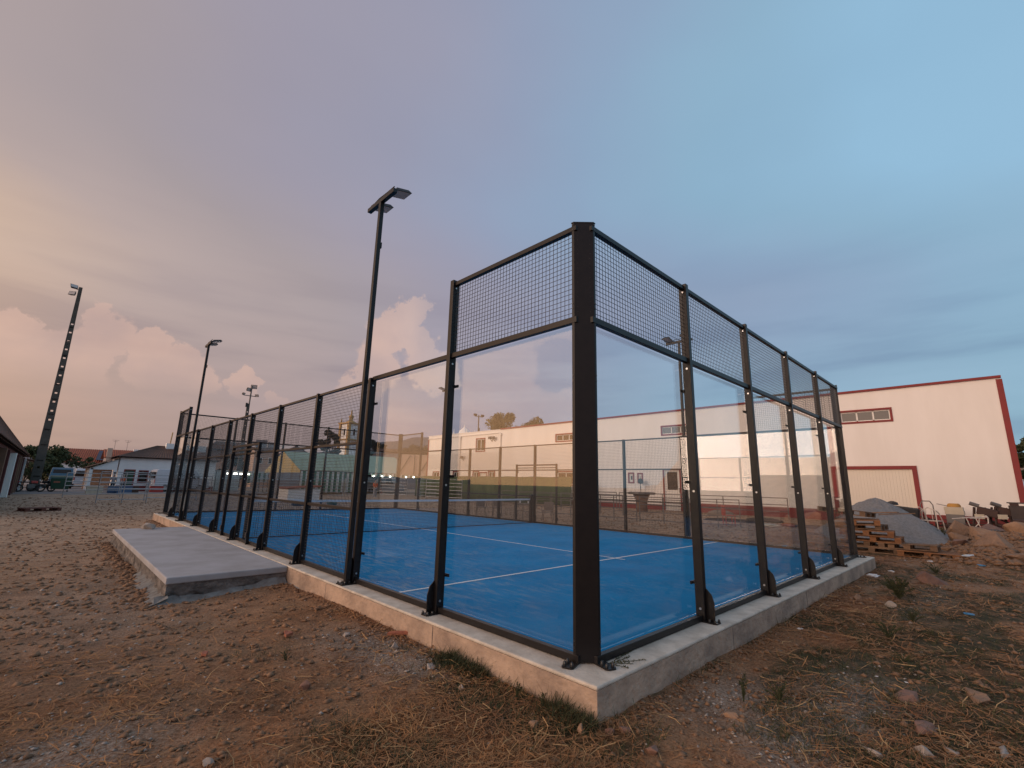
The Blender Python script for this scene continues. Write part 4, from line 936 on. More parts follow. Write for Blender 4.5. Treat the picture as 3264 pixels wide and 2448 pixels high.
wh = gable_house('white_house', 'white single storey house with brown hipped tile roof left of the court', (1.25, 57.4, -.15), 0, 8.2, 8.5, 3.3, 4.75, M['white'], M['tiledk'],
    [(.45, 1.35, 0, 2.1, 'g'), (1.6, 2.4, .8, 2.05, 'r'), (3.0, 3.8, .8, 2.05, 'r'), (4.2, 5.0, .2, 2.05, 'r'), (5.6, 6.5, .8, 2.05, 'r')], hip=3.6)
MB().box(.0, 8.2, -.04, -.003, -.1, .55).build('plinth', M['dado'], wh)
corr_roof((-2.4, -.2, 2.15), (-2.4, 6, 2.15), (-.1, 6, 3.15), (-.1, -.2, 3.15), M['tiledk'], wh, 'porch_roof')
for y in (0.1, 2.2, 4.3): MB().box(-2.1, -1.85, y-.12, y+.12, 0, 2.15).build('porch_column', M['white'], wh)
MB().add([(-.1, -.02, 0), (-.35, -.02, 0), (-.35, -.02, 2.0), (-2.0, -.02, 2.0), (-2.0, -.02, 2.15), (-.1, -.02, 3.05)], [(0, 1, 2, 3, 4, 5)]).build('porch_arch', M['white'], wh)
MB().box(-2.2, -.1, 4.9, 5.1, 0, 2.3).build('porch_wall', M['peach'], wh)
ch_ = MB().box(3.9, 4.6, 3.2, 3.9, 4.2, 5.05).build('chimney', M['white'], wh); MB().tube((4.25, 3.5, 5.05), (4.3, 3.5, 6.3), .06, n=6).build('flue', M['yellowst'], ch_)
MB().box(5.6, 7.6, 3.0, 3.6, 4.3, 4.95).build('chimney', M['white'], wh)
rh = gable_house('red_roof_house', 'long low house with red tile roof and solar panels behind the trees', polar(89.6, 100, -.15), R(-8), 9.5, 7, 3.3, 5.5, M['white'], M['tilered'])
for k in range(4):
    f_ = (Vector((4.0+k*.95, -.30, 3.55)), Vector((4.85+k*.95, -.30, 3.55)), Vector((4.85+k*.95, 2.3, 5.1)), Vector((4.0+k*.95, 2.3, 5.1)))
    up = Vector((0, -.1, .16)); q = [p+up for p in f_]; MB().add([*q, *[p+up*.4 for p in q]], [(0, 1, 2, 3), (4, 7, 6, 5), (0, 4, 5, 1), (1, 5, 6, 2), (2, 6, 7, 3), (3, 7, 4, 0)]).build('solar_panel', M['solar'], rh)
gh_ = gable_house('grey_house', 'grey gabled house front between the solar roof and the white house', polar(86.6, 92, -.15), 0, 4.4, 6, 4.0, 5.3, M['grey'], M['tilered'])
MB().box(-.1, .5, -.3, .3, 3, 5.4).build('parapet', M['peach'], gh_); MB().box(3.2, 4.6, 2.5, 3.2, 4.6, 5.5).build('chimney', M['white'], gh_)
for i, az in enumerate((86.2, 85.3)):
    an = thing('roof_antenna', ['thin television antenna on the grey house, left one', 'thin television antenna on the grey house, right one'][i], 'antenna', polar(az, 91.5, 5.0), 0, 'roof antennas')
    MB().tube((0, 0, 0), (0, 0, 1.5), .02, n=5).build('mast', M['dgalv'], an); MB().box(-.4, .4, -.01, .01, 1.42, 1.45).box(-.25, .25, -.01, .01, 1.2, 1.23).build('elements', M['dgalv'], an)
bh = gable_house('brown_roof_house', 'wide old house with brown tile roof beyond the far court wall', polar(79.6, 90, -.15), R(-6), 9.4, 9, 4.6, 7.6, M['peach'], M['tile'],
    [(1.5, 2.3, 2.2, 3.6, 'w'), (3.6, 4.4, 2.2, 3.6, 'w'), (6.2, 7.0, 2.2, 3.6, 'w')], hip=3.0)
MB().box(1.8, 4.6, 1.0, 1.4, 5.9, 6.15).build('skylight', M['wglass'], bh)
gw = thing('yard_wall', 'long pale boundary wall in front of the brown roofed house', 'wall', polar(81.4, 68, -.15), R(-8))
MB().box(0, 6.8, 0, .2, 0, 2.3).build('wall_face', M['stripew'], gw); MB().box(-.05, 6.85, -.05, .25, 2.301, 2.4).build('coping', M['grey'], gw)
ph = gable_house('peach_house', 'peach coloured two storey house with flat parapets beyond the stall', polar(74.6, 84, -.15), R(-10), 3.4, 6, 5.9, 6.5, M['peach'], M['tile'], [(.6, 1.2, 3.8, 4.8, 'w'), (2.0, 2.6, 3.8, 4.8, 'w'), (.6, 1.2, 1.4, 2.4, 'w')])
MB().box(.1, 1.7, 1, 2, 6.2, 7.6).build('chimney', M['grey'], ph); MB().box(1.9, 2.7, 1, 2, 6.2, 7.3).build('chimney', M['grey'], ph)
gb = thing('gabled_barn', 'grey barn with a shallow gable end behind the yellow marquee end', 'barn', polar(72.2, 80, -.15), R(-15))
MB().box(0, 4.6, 0, 9, 0, 5.2).build('wall', M['grey'], gb)
MB().add([(-.2, 0, 5.2), (4.8, 0, 5.2), (2.2, 0, 6.5)], [(0, 1, 2)]).build('gable', M['grey'], gb)
corr_roof((-.3, -.3, 5.15), (-.3, 9, 5.15), (2.2, 9, 6.6), (2.2, -.3, 6.6), M['tilered'], gb); corr_roof((4.9, -.3, 5.05), (4.9, 9, 5.05), (2.2, 9, 6.6), (2.2, -.3, 6.6), M['tiledk'], gb)
gable_house('dark_roof_house', 'house with dark tile roof showing over the marquee ridge', polar(62.6, 98, -.15), R(-25), 8.0, 7, 5.6, 8.2, M['peach'], M['tiledk'], hip=2.0)
gable_house('low_dark_house', 'low dark roofed house between the marquee and the hall', polar(59.2, 92, -.15), R(-30), 7.0, 6, 3.8, 5.4, M['grey'], M['tiledk'])
# reflected only from the west: low roofs and a tree line behind the photographer
tree('west_tree', 'round crowned tree on the sunset side of the dirt lot', gz(polar(163, 46)), 6.8, 2.5, 1.2, M['leaf'], 5000, .2, 24)
gable_house('west_shed', 'long low shed on the sunset side of the dirt lot', (-52, 1, -.25), R(90), 22, 7, 2.6, 4.0, M['grey'], M['tiledk'])['category'] = 'shed'

# red/brown shed with columns at the far left
sh_ = thing('column_shed', 'dark tiled open shed on brown and red columns at the left edge', 'shed', (-5.2, 20, -.15))
corr_roof((.15, 4, 3.0), (.15, 38.2, 3.0), (-1.4, 25, 5.3), (-1.4, 4, 5.3), M['tile'], sh_, 'roof', .3)
corr_roof((-2.95, 4, 3.0), (-2.95, 38.2, 3.0), (-1.4, 25, 5.3), (-1.4, 4, 5.3), M['tile'], sh_, 'roof', .3)
corr_roof((.15, 38.2, 3.0), (-2.95, 38.2, 3.0), (-1.41, 25, 5.3), (-1.39, 25, 5.3), M['tile'], sh_, 'roof', .3)
MB().add([(0, 4.05, 2.95), (-2.8, 4.05, 2.95), (-1.4, 4.05, 5.1)], [(0, 1, 2)]).build('gable', M['colred'], sh_)
MB().box(-.32, -.16, 4.1, 38, 2.74, 2.93).build('eave_beam', M['colred'], sh_)
for i, (y, m_, w_) in enumerate(((7.0, 'colred', .28), (12.0, 'colwood', .3), (14.6, 'colred', .3), (20.6, 'white', .34), (24.5, 'colred', .3), (27.5, 'colwood', .28), (30.5, 'colwood', .28), (33.5, 'colred', .28), (37, 'white', .3))):
    MB().box(-.24-w_/2+.15, -.24+w_/2+.15, y, y+w_, 0, 2.735).build('column', M[m_], sh_, bevel=.02)
MB().box(-2.8, -2.65, 4.1, 38, 0, 2.93).build('back_wall', M['colred'], sh_); MB().box(-2.64, 0.1, 37.6, 37.8, 0, 2.73).build('end_wall', M['colwood'], sh_)
corr_roof((.4, 40, 2.7), (.4, 48, 2.7), (-3, 48, 3.3), (-3, 40, 3.3), M['tiledk'], sh_, 'lean_to_roof')

# hill ridge
hv = []; hf = []
azs = np.arange(-30, 130, 1.0)
for i, a in enumerate(azs):
    el = 4.9*math.exp(-((a-54)/16)**2)+1.1*math.exp(-((a-85)/20)**2)+.5*(vn(a, 0, .35)-.5)+.25*(vn(a, 3, 1.3)-.5)+.3
    for j, (D, k) in enumerate(((1250, 0), (1450, .55), (1700, 1.0), (1900, .8))):
        p = polar(a, D); hv.append((p.x, p.y, -3+(CAM.z+3+D*math.tan(R(max(.15, float(el)*k))))*(1 if k else 0)))
for i in range(len(azs)-1):
    for j in range(3): o = i*4+j; hf.append((o, o+4, o+5, o+1))
struct(MB().add(hv, hf).build('far_hills', M['hill'], smooth=True, fix=False))

# bank with shrubs at the right edge
bk = MB(); K = 10
for i in range(K):
    for j in range(K):
        pass
vs = []; fs = []
for i in range(13):
    for j in range(9):
        x = 36+i*2.5; y = -22+j*2.3; z = -.3+5.0*float(ss((x-36)/12))*(1-.3*float(ss((y+6)/4)))+.5*(float(vn(x, y, .5))-.5); vs.append((x, y, z))
for i in range(12):
    for j in range(8): o = i*9+j; fs.append((o, o+9, o+10, o+1))
struct(MB().add(vs, fs).build('earth_bank', M['ground'], smooth=True, fix=False))
for i, (x, y, h) in enumerate(((41, -4.0, 3.0), (44, -4.6, 2.6), (47, -5.2, 2.4), (39.5, -4.9, 2.0))):
    tree('bank_shrub', ['dark shrub on the bank, nearest the hall corner', 'dark shrub on the bank, second from the hall corner', 'dark shrub at the top of the bank', 'low dark shrub at the foot of the bank'][i], (x, y, -.3+5*float(ss((x-36)/12))*.85), h, 1.2, .2, M['leaf'], 2500, .12, 14, cat='shrub', group='shrubs on the bank')

# ------------------------------------------------------------------ vehicles and bin at the left
bn_ = thing('waste_container', 'green wheeled waste container in front of the blue van', 'waste bin', tuple(polar(89.3, 56, -.13)), 0)
q0 = [(-.55, -.36), (.55, -.36), (.55, .36), (-.55, .36)]; q1 = [(-.68, -.5), (.68, -.5), (.68, .5), (-.68, .5)]
MB().add([(x, y, .22) for x, y in q0]+[(x, y, 1.12) for x, y in q1], [(0, 3, 2, 1), (4, 5, 6, 7), (0, 1, 5, 4), (1, 2, 6, 5), (2, 3, 7, 6), (3, 0, 4, 7)]).build('tub', M['bin'], bn_, bevel=.04)
lidv = []
for i in range(7): a = math.pi*i/6; lidv.append((.54*math.cos(a), 1.14+.2*math.sin(a)))
MB().add([(-.72, y, z) for y, z in lidv]+[(.72, y, z) for y, z in lidv], [tuple(range(7)), tuple(range(13, 6, -1))]+[(i, i+1, i+8, i+7) for i in range(6)]+[(6, 0, 7, 13)]).build('lid', M['bin'], bn_)
for x in (-.5, .5):
    for y in (-.3, .3): MB().tube((x-.03, y, .1), (x+.03, y, .1), .1, n=12).build('wheel', M['tyre'], bn_)
MB().box(-.45, -.05, -.475, -.45, .75, .88).build('sticker', M['brick'], bn_)
def van(name, label, base, rz, paint, front=True):
    t = thing(name, label, 'van', base, rz)
    Wv = .92
    prof = [(0, .35), (0, .95), (.12, 1.12), (.75, 1.25), (1.25, 2.0), (1.5, 2.12), (4.6, 2.14), (4.75, 2.0), (4.8, .35)]
    n_ = len(prof)
    ins = lambda z: .12*max(0, (z-1.15))/1.0
    MB().add([(-Wv+ins(z), y, z) for y, z in prof]+[(Wv-ins(z), y, z) for y, z in prof], [tuple(range(n_)), tuple(range(2*n_-1, n_-1, -1))]+[(i, (i+1) % n_, n_+(i+1) % n_, n_+i) for i in range(n_)]).build('body', M[paint], t, bevel=.05)
    MB().add([(-.74, .84, 1.30), (.74, .84, 1.30), (.66, 1.22, 1.90), (-.66, 1.22, 1.90), (-.74, .80, 1.31), (.74, .80, 1.31), (.66, 1.18, 1.92), (-.66, 1.18, 1.92)], [(0, 1, 2, 3), (4, 5, 6, 7), (0, 1, 5, 4), (2, 3, 7, 6)]).build('windscreen', M['wglass'], t)
    for sx in (-1, 1):
        MB().add([(sx*.925, 1.3, 1.25), (sx*.925, 2.2, 1.25), (sx*.86, 2.2, 1.85), (sx*.86, 1.6, 1.85)], [(0, 1, 2, 3)]).build('side_window', M['wglass'], t)
        MB().box(sx*.62-.16, sx*.62+.16, -.03, .0, .78, .94).build('headlight', M['lampglass'], t)
        MB().box(sx*1.05-.07, sx*1.05+.07, 1.15, 1.22, 1.3, 1.5).build('mirror', M['black'], t)
        for y in (.85, 3.9):
            w_ = MB().tube((sx*.74, y, .33), (sx*.95, y, .33), .33, n=18).build('wheel', M['tyre'], t); MB().tube((sx*.952, y, .33), (sx*.962, y, .33), .18, n=12).build('hub', M['galv'], w_)
    MB().box(-.9, .9, -.08, -.01, .38, .62).build('bumper', M['black'], t)
    MB().box(-.78, .78, 4.80, 4.83, 1.25, 1.85).build('rear_window', M['wglass'], t); MB().box(-.26, .26, 4.81, 4.83, .7, .82).build('number_plate', M['white'], t)
    for sx in (-1, 1): MB().box(sx*.84-.06, sx*.84+.06, 4.79, 4.82, .8, 1.2).build('tail_light', M['redpl'], t)
    return t
van('parked_van', 'blue van facing the lot behind the green waste container', tuple(polar(89.35, 67, -.13)), 0, 'bluevan')
van('parked_van', 'white van parked between the blue van and the white house', tuple(polar(88.0, 81, -.13)), math.pi, 'whitevan')
van('parked_van', 'white van half hidden behind the marquee bulbs', tuple(polar(58.6, 62, -.1)), R(60), 'whitevan')
van('parked_van', 'white van parked in front of the pale boundary wall', tuple(polar(78.6, 60, -.1)), R(100), 'whitevan')
def moto(label, base, rz, paint):
    t = thing('motorbike', label, 'motorbike', base, rz, 'motorbikes beside the concrete pole')
    for x in (-.65, .65):
        vs = []; fs = []; n1, n2 = 18, 6
        for i in range(n1):
            a = 2*math.pi*i/n1
            for j in range(n2): b = 2*math.pi*j/n2; q = .25+.055*math.cos(b); vs.append((x+q*math.cos(a), .055*math.sin(b), .31+q*math.sin(a)))
        for i in range(n1):
            for j in range(n2): fs.append((i*n2+j, ((i+1) % n1)*n2+j, ((i+1) % n1)*n2+(j+1) % n2, i*n2+(j+1) % n2))
        w_ = MB().add(vs, fs).build('wheel', M['tyre'], t); MB().tube((x, -.05, .31), (x, .05, .31), .08, n=8).build('hub', M['galv'], w_)
    MB().path([(.65, 0, .31), (.42, 0, .95)], .035).build('fork', M['dgalv'], t); MB().path([(.40, -.32, 1.02), (.42, 0, .95), (.40, .32, 1.02)], .018).build('handlebar', M['black'], t)
    MB().box(.0, .42, -.13, .13, .68, .88).build('fuel_tank', M[paint], t, bevel=.05); MB().box(-.62, .02, -.13, .13, .72, .82).build('seat', M['black'], t, bevel=.03)
    MB().box(-.18, .28, -.14, .14, .30, .62).build('engine', M['dgalv'], t, bevel=.03); MB().bar((-.65, .1, .31), (.1, .1, .42), .05, .05).build('swing_arm', M['dgalv'], t)
    MB().box(-.85, -.5, -.1, .1, .78, .82).build('mudguard', M[paint], t); MB().tube((.48, 0, .9), (.56, 0, .9), .09, n=10).build('headlight', M['lampglass'], t)
moto('black and red motorbike in front of the concrete pole, left one', tuple(polar(91.15, 55, -.13)), R(10), 'redpl')
moto('dark motorbike in front of the concrete pole, right one', tuple(polar(90.45, 56, -.13)), R(-20), 'black')

# people near the white house
def person(loc, rz, label, top, bottom, arm=0.0, h=1.7):
    t = thing('person', label, 'person', loc, rz); k = h/1.75
    def skin(name, m, verts, edges, radii, root=0, sub=2):
        me = bpy.data.meshes.new(name); me.from_pydata([tuple(c*k for c in v) for v in verts], edges, []); me.materials.append(m)
        o = bpy.data.objects.new(name, me); col.objects.link(o); o.parent = t
        s_ = o.modifiers.new('skin', 'SKIN'); s_.use_smooth_shade = True
        for i, r_ in enumerate(radii): me.skin_vertices[0].data[i].radius = (r_[0]*k, r_[1]*k) if isinstance(r_, tuple) else (r_*k, r_*k)
        me.skin_vertices[0].data[root].use_root = True
        b = o.modifiers.new('sub', 'SUBSURF'); b.levels = sub; b.render_levels = sub
        return o
    A = arm
    V = [(0, 0, .95), (0, 0, 1.15), (0, 0, 1.40), (0, 0, 1.50), (0, .01, 1.58), (0, .01, 1.70),
         (.10, 0, .90), (.11, .02, .50), (.11, -.02, .08), (.11, .12, .03), (-.10, 0, .90), (-.11, .02, .50), (-.11, -.02, .08), (-.11, .12, .03),
         (.19, 0, 1.40), (.25, .02+A*.1, 1.12), (.25, .10+A*.3, .90+A*.2), (.25, .13+A*.38, .80+A*.25), (-.19, 0, 1.40), (-.25, .02, 1.12), (-.25, .08, .88), (-.25, .10, .78)]
    E_ = [(0, 1), (1, 2), (2, 3), (3, 4), (4, 5), (0, 6), (6, 7), (7, 8), (8, 9), (0, 10), (10, 11), (11, 12), (12, 13), (2, 14), (14, 15), (15, 16), (16, 17), (2, 18), (18, 19), (19, 20), (20, 21)]
    Rd = [(.13, .10), (.12, .09), (.13, .09), .055, .085, .07, .085, .058, .04, .035, .085, .058, .04, .035, .055, .04, .03, .03, .055, .04, .03, .03]
    skin('body', M['skin'], V, E_, Rd)
    skin('shirt', M[top], [V[i] for i in (0, 1, 2, 14, 15, 18, 19)], [(0, 1), (1, 2), (2, 3), (3, 4), (2, 5), (5, 6)], [(.15, .12), (.145, .115), (.15, .11), .07, .055, .07, .055])
    skin('trousers', M[bottom], [V[i] for i in (0, 6, 7, 8, 10, 11, 12)], [(0, 1), (1, 2), (2, 3), (0, 4), (4, 5), (5, 6)], [(.155, .125), .10, .075, .06, .10, .075, .06])
    MB().lathe([(.001, .115), (.06, .10), (.09, .05), (.095, .0), (.06, -.04)], 12, (0, -.015, 1.655)).build('hair', M['hair'], t, smooth=True)
    MB().add([(-.012, .09, 1.60), (.012, .09, 1.60), (0, .115, 1.60), (0, .088, 1.635)], [(0, 1, 2), (0, 2, 3), (1, 3, 2), (0, 3, 1)]).build('nose', M['skin'], t)
    return t
person(tuple(polar(85.8, 54, -.13)), R(150), 'person in a grey shirt and dark trousers in front of the white house arch', 'clgrey', 'cldark', .6, 1.62)
person(tuple(polar(85.1, 56, -.13)), R(200), 'person in an orange top standing by the green door', 'clorange', 'cldark', .2, 1.6)
person(tuple(polar(83.2, 55, -.13)), R(240), 'person in pale clothes near the parked things before the white house', 'white', 'clgrey', .4, 1.6)
person(tuple(polar(61.8, 45, -.12)), R(190), 'person in a red and white top under the marquee lights', 'clorange', 'clgrey', .3, 1.65)
bx = [(85.55, 53, 'clblue', 'blue bundle on the yard by the person in grey'), (84.9, 52, 'clblue', 'blue covered crate before the green door'), (84.4, 52.5, 'rust', 'rusty crate before the white house window'), (82.5, 56, 'redpl', 'red crate stack at the right of the white house front'), (87.0, 50, 'cream', 'pale low crate at the corner of the yard')]
for az, D, m_, lb in bx:
    p = polar(az, D, -.13); o = MB().box(-.5, .5, -.3, .3, 0, .55).box(-.53, .53, -.33, .33, .551, .6).build('covered_crate', M[m_], bevel=.05); o.location = p; tag(o, lb, 'crate')

# flat reddish pallet in the dirt
def pallet(loc, rx, rz, label, m, group, scale=1.0, tilt=(0, 0)):
    t = thing('wooden_pallet', label, 'pallet', loc, rz, group); t.rotation_euler = (tilt[0], tilt[1], rz)
    def pc(name, x0, x1, y0, y1, z0, z1):
        key = (name, round(x1-x0, 3), round(y1-y0, 3), m)
        if key in cache: o = cache[key].copy(); col.objects.link(o)
        else: o = MB().box(0, x1-x0, 0, y1-y0, 0, z1-z0).build(name, M[m], None); cache[key] = o
        o.parent = t; o.location = (x0+random.uniform(-.006, .006), y0+random.uniform(-.004, .004), z0); o.rotation_euler = (0, 0, random.uniform(-.008, .008))
    for i, (y, w_) in enumerate(((0, .13), (.1675, .10), (.33, .14), (.5275, .10), (.67, .13))): pc('deck_board', 0, 1.2, y, y+w_, .122, .144)
    for x in (0, .53, 1.06): pc('stringer', x, x+.14, .002, .798, .100, .1215)
    for x in (0, .53, 1.06):
        for y in (0, .33, .67): pc('block', x+.002, x+.138, y+.002, y+.12, .022, .0995)
    for y in (0, .33, .67): pc('bottom_board', 0, 1.2, y, y+.13, 0, .0215)
    return t
pallet((-3.9, 26.6, G(-3.5, 27)), 0, .35, 'flat dark red pallet lying alone on the dirt at the left', 'redwood', None)
pl_lb = ['bottom pallet of the tilted heap by the gravel pile', 'lowest but one pallet of the heap, shifted to the right', 'third pallet from the ground in the heap', 'middle pallet of the heap with orange boards', 'third pallet from the top of the heap, turned askew', 'second pallet from the top of the heap', 'top pallet of the heap, small and tilted']
zb = G(13.3, -.2)-.01
pl_lb += ['pallet lying at the lower right of the heap, nearest the rocks', 'pallet on the lower right pallet, slid towards the rocks', 'half buried pallet at the back of the heap by the gravel']
for i, (dx, dy, lev, rz, m_, tl) in enumerate(((0, -.55, 0, 1.62, 'woodold', (0, 0)), (.04, -.50, 1, 1.55, 'woodold', (0, 0)), (.0, -.62, 2, 1.60, 'wood', (0, 0)), (-.05, -.45, 3, 1.66, 'wood', (0, 0)), (.05, -.30, 4, 1.50, 'woodold', (.02, .01)), (.0, -.12, 5, 1.74, 'wood', (-.02, .03)), (.02, -.05, 6.1, 1.42, 'woodold', (.05, -.08)),
        (-.12, -1.72, 0, 1.60, 'wood', (0, .0)), (-.02, -1.35, 1.05, 1.56, 'woodold', (.03, .03)), (.75, -.9, 0, 1.9, 'woodold', (0, .12)))):
    pallet((13.75+dx, dy+.15, zb+.146*lev), 0, rz, pl_lb[i], m_, 'pallets heaped by the gravel pile', tilt=tl)
# loose boards on top
for i, (x, y, z, rz) in enumerate(((13.5, -.1, 1.04, 1.2), (13.6, -.4, 1.02, 1.9))):
    o = MB().box(-.4, .4, -.05, .05, 0, .025).build('loose_board', M['woodold']); o.location = (x, y, zb+z); o.rotation_euler = (.05, .08, rz); tag(o, ['loose board on top of the pallet heap, left one', 'loose board on top of the pallet heap, right one'][i], 'board')

# gravel pile
def pile(name, label, cx, cy, r, h, m, n_=70, p=1.0, cat='heap'):
    vs = []; fs = []
    for j in range(26):
        f_ = j/25
        for i in range(n_):
            a = 2*math.pi*i/n_; q = r*f_*(1+.10*math.sin(2*a+1)+.05*math.sin(5*a)); x, y = cx+q*math.cos(a), cy+q*math.sin(a)
            hh = h*(1.06-math.sqrt(f_*f_+.018)*1.05)*(1-.10*f_*(1-f_)); z = G(x, y)-.04+hh+(float(fb(x, y, 1.6, 3))-.5)*.30*min(1, f_*3)*(1-f_*.5)+(float(vn(x, y, 9))-.5)*.07+(float(vn(x, y, 30))-.5)*.05
            vs.append((x, y, z))
    for j in range(25):
        for i in range(n_): fs.append((j*n_+i, j*n_+(i+1) % n_, (j+1)*n_+(i+1) % n_, (j+1)*n_+i))
    o = MB().add(vs, fs).build(name, m, smooth=True, fix=False); return stuff(o, label, cat)
pile('gravel_pile', 'conical heap of grey gravel in front of the garage door', 17.4, .6, 2.15, 1.42, M['gravel'])

# ------------------------------------------------------------------ clutter along the hall
def arcchair(x, y, rz, lb, lying=False):
    t = thing('metal_chair_frame', lb, 'chair', gp(x, y), rz, 'white tube chair frames before the hall'); 
    if lying: t.rotation_euler = (1.35, .1, rz); t.location.z += .25
    for sx in (-1, 1):
        pts = [(sx*.25, -.28, 0), (sx*.24, -.20, .40), (sx*.22, 0, .72), (sx*.20, .18, .80), (sx*.22, .25, .45), (sx*.25, .30, 0)]
        MB().path(pts, .016).build('side_frame', M['whitemetal'], t)
    MB().path([(-.24, -.20, .42), (.24, -.2, .42), (.22, .25, .42), (-.22, .25, .42), (-.24, -.20, .42)], .014).build('seat_ring', M['whitemetal'], t)
    MB().path([(-.2, .18, .80), (0, .22, .90), (.2, .18, .80)], .015).path([(-.1, .21, .45), (-.08, .2, .86)], .01).path([(.1, .21, .45), (.08, .2, .86)], .01).build('back_hoop', M['whitemetal'], t)
arcchair(20.6, -.55, 1.3, 'white tubular chair frame standing upright, left one'); arcchair(20.9, -.05, 2.4, 'white tubular chair frame behind the upright one', False); arcchair(19.8, -1.35, .6, 'white tubular chair frame tipped on its side', True)
bt = thing('cream_box', 'cream coloured flat boxes stacked on a dark stand by the hall wall', 'boxes', gp(22.6, -1.1))
MB().box(-.3, .3, -.26, .26, .0, .60).build('stand', M['dgalv'], bt); MB().box(-.3, .3, -.28, .28, .602, .74).build('box', M['cream'], bt); MB().box(-.28, .28, -.26, .29, .742, .88).build('box', M['cream'], bt)
yb = thing('yellow_basin', 'yellow upturned basin on top of the cream boxes', 'basin', (22.6, -1.1, G(22.6, -1.1)+.883))
MB().lathe([(.21, 0), (.205, .06), (.17, .12), (.14, .135)], 16).build('bowl', M['yellow'], yb, smooth=False); MB().tube((0, .15, .02), (-.1, .5, .10), .012, n=6).build('handle', M['dgalv'], yb)
tr = thing('black_trough', 'black folded tarpaulin trough behind the gravel heap', 'trough', gp(20.5, .25), .1)
MB().add([(-.4, -.40, 0), (.4, -.40, 0), (.4, .40, 0), (-.4, .40, 0), (-.5, -.5, .86), (.5, -.48, .82), (.5, .5, .92), (-.5, .52, .98)], [(0, 3, 2, 1), (0, 1, 5, 4), (1, 2, 6, 5), (2, 3, 7, 6), (3, 0, 4, 7), (4, 5, 6, 7)]).build('body', M['black'], tr, bevel=.06)
MB().lathe([(.2, .95), (.17, 1.05), (.05, 1.1)], 10, (0, .3, 0)).build('bundle', M['black'], tr)
htk = thing('hand_truck', 'thin dark hoop handled trolley leaning by the garage frame', 'trolley', gp(22.9, -.25))
MB().path([(0, -.2, 0), (0, -.2, .9), (0, -.12, 1.06), (0, .12, 1.06), (0, .2, .9), (0, .2, 0)], .02).build('frame', M['dgalv'], htk); MB().box(-.25, 0, -.2, .2, .02, .05).build('toe_plate', M['dgalv'], htk)
MB().tube((.08, -.25, .12), (.08, -.19, .12), .12, n=12).tube((.08, .19, .12), (.08, .25, .12), .12, n=12).build('wheel', M['tyre'], htk)
mcl = ['dark rusty machine with pale knobs, leftmost by the wall', 'dark rusty machine frame beside the leftmost one']
for i, (x, y) in enumerate(((21.6, -1.85), (21.7, -2.35))):
    t = thing('old_machine', mcl[i], 'machine', gp(x, y), .3*i)
    for sx in (-1, 1):
        for sy in (-1, 1): MB().bar((sx*.3, sy*.26, 0), (sx*.16, sy*.14, .9), .05, .05).build('leg', M['blackmachine'], t)
    MB().box(-.25, .25, -.28, .28, .62, .9, Matrix.Rotation(.25, 4, 'X')).build('body', M['blackmachine'], t, bevel=.03); MB().box(-.32, -.26, -.1, .16, .50, .66).build('plate', M['cream'], t)
    MB().tube((-.2, 0, .95), (-.2, .25, 1.05), .07, n=10).build('drum', M['dgalv'], t); MB().bar((-.3, -.26, .3), (-.3, .26, .3), .04, .04).build('crossbar', M['blackmachine'], t)
db = thing('dark_cabinet', 'dark wooden cabinet with open lid at the hall corner', 'cabinet', gp(21.8, -2.95), .05)
MB().box(-.35, .35, -.33, .33, .42, .98).build('box', M['brownfur'], db); MB().box(-.35, .35, -.34, .36, 1.06, 1.10).build('lid', M['brownfur'], db)
for y in (-.28, .28): MB().box(-.3, .3, y-.04, y+.04, 0, .42).build('leg', M['brownfur'], db)
MB().box(-.35, -.31, .1, .33, .985, 1.06).build('hinge', M['blackmachine'], db)
for i, (x, y, s_) in enumerate(((20.8, -2.9, .5), (20.9, -3.6, .55), (20.7, -4.3, .5))):
    o = MB().box(-.4, .4, -s_/2, s_/2, 0, .5).box(-.42, -.401, -s_/2, s_/2, .1, .16).box(-.42, -.401, -s_/2, s_/2, .32, .38).build('dark_crate', M['blackmachine'], bevel=.02); o.location = gp(x, y)
    tag(o, ['dark crate below the cabinet, nearest the machines', 'dark crate below the cabinet, middle one', 'dark crate at the right edge of the photo'][i], 'crate', 'dark crates by the hall corner')
tp_ = MB(); v_ = []; f_ = []
for i in range(9):
    for j in range(17):
        x = 18.6+i*.22+.15*math.sin(j*.7); y = .2-j*.24; v_.append((x, y, G(x, y)+.05+.10*math.sin(i*1.1)*math.sin(j*.9)+.06*random.random()))
for i in range(8):
    for j in range(16): o = i*17+j; f_.append((o, o+17, o+18, o+1))
tag(tp_.add(v_, f_).build('dark_tarpaulin', M['black'], smooth=True, fix=False), 'crumpled dark green black tarpaulin on the ground before the chair frames', 'tarpaulin')
dbm = MB()
for i in range(60):
    x = 22.6+random.uniform(-.7, .4); y = -.1-random.random()*3.4; a = random.random()*3; L = .2+.5*random.random(); z = G(x, y)+random.random()*.35
    dbm.bar((x, y, z), (x+L*math.cos(a)*.5, y+L*math.sin(a), z+.15*random.random()), .05+.06*random.random(), .02+.04*random.random())
stuff(dbm.build('scrap_heap', M['rust']), 'low tangle of dark scrap along the foot of the hall wall', 'scrap')

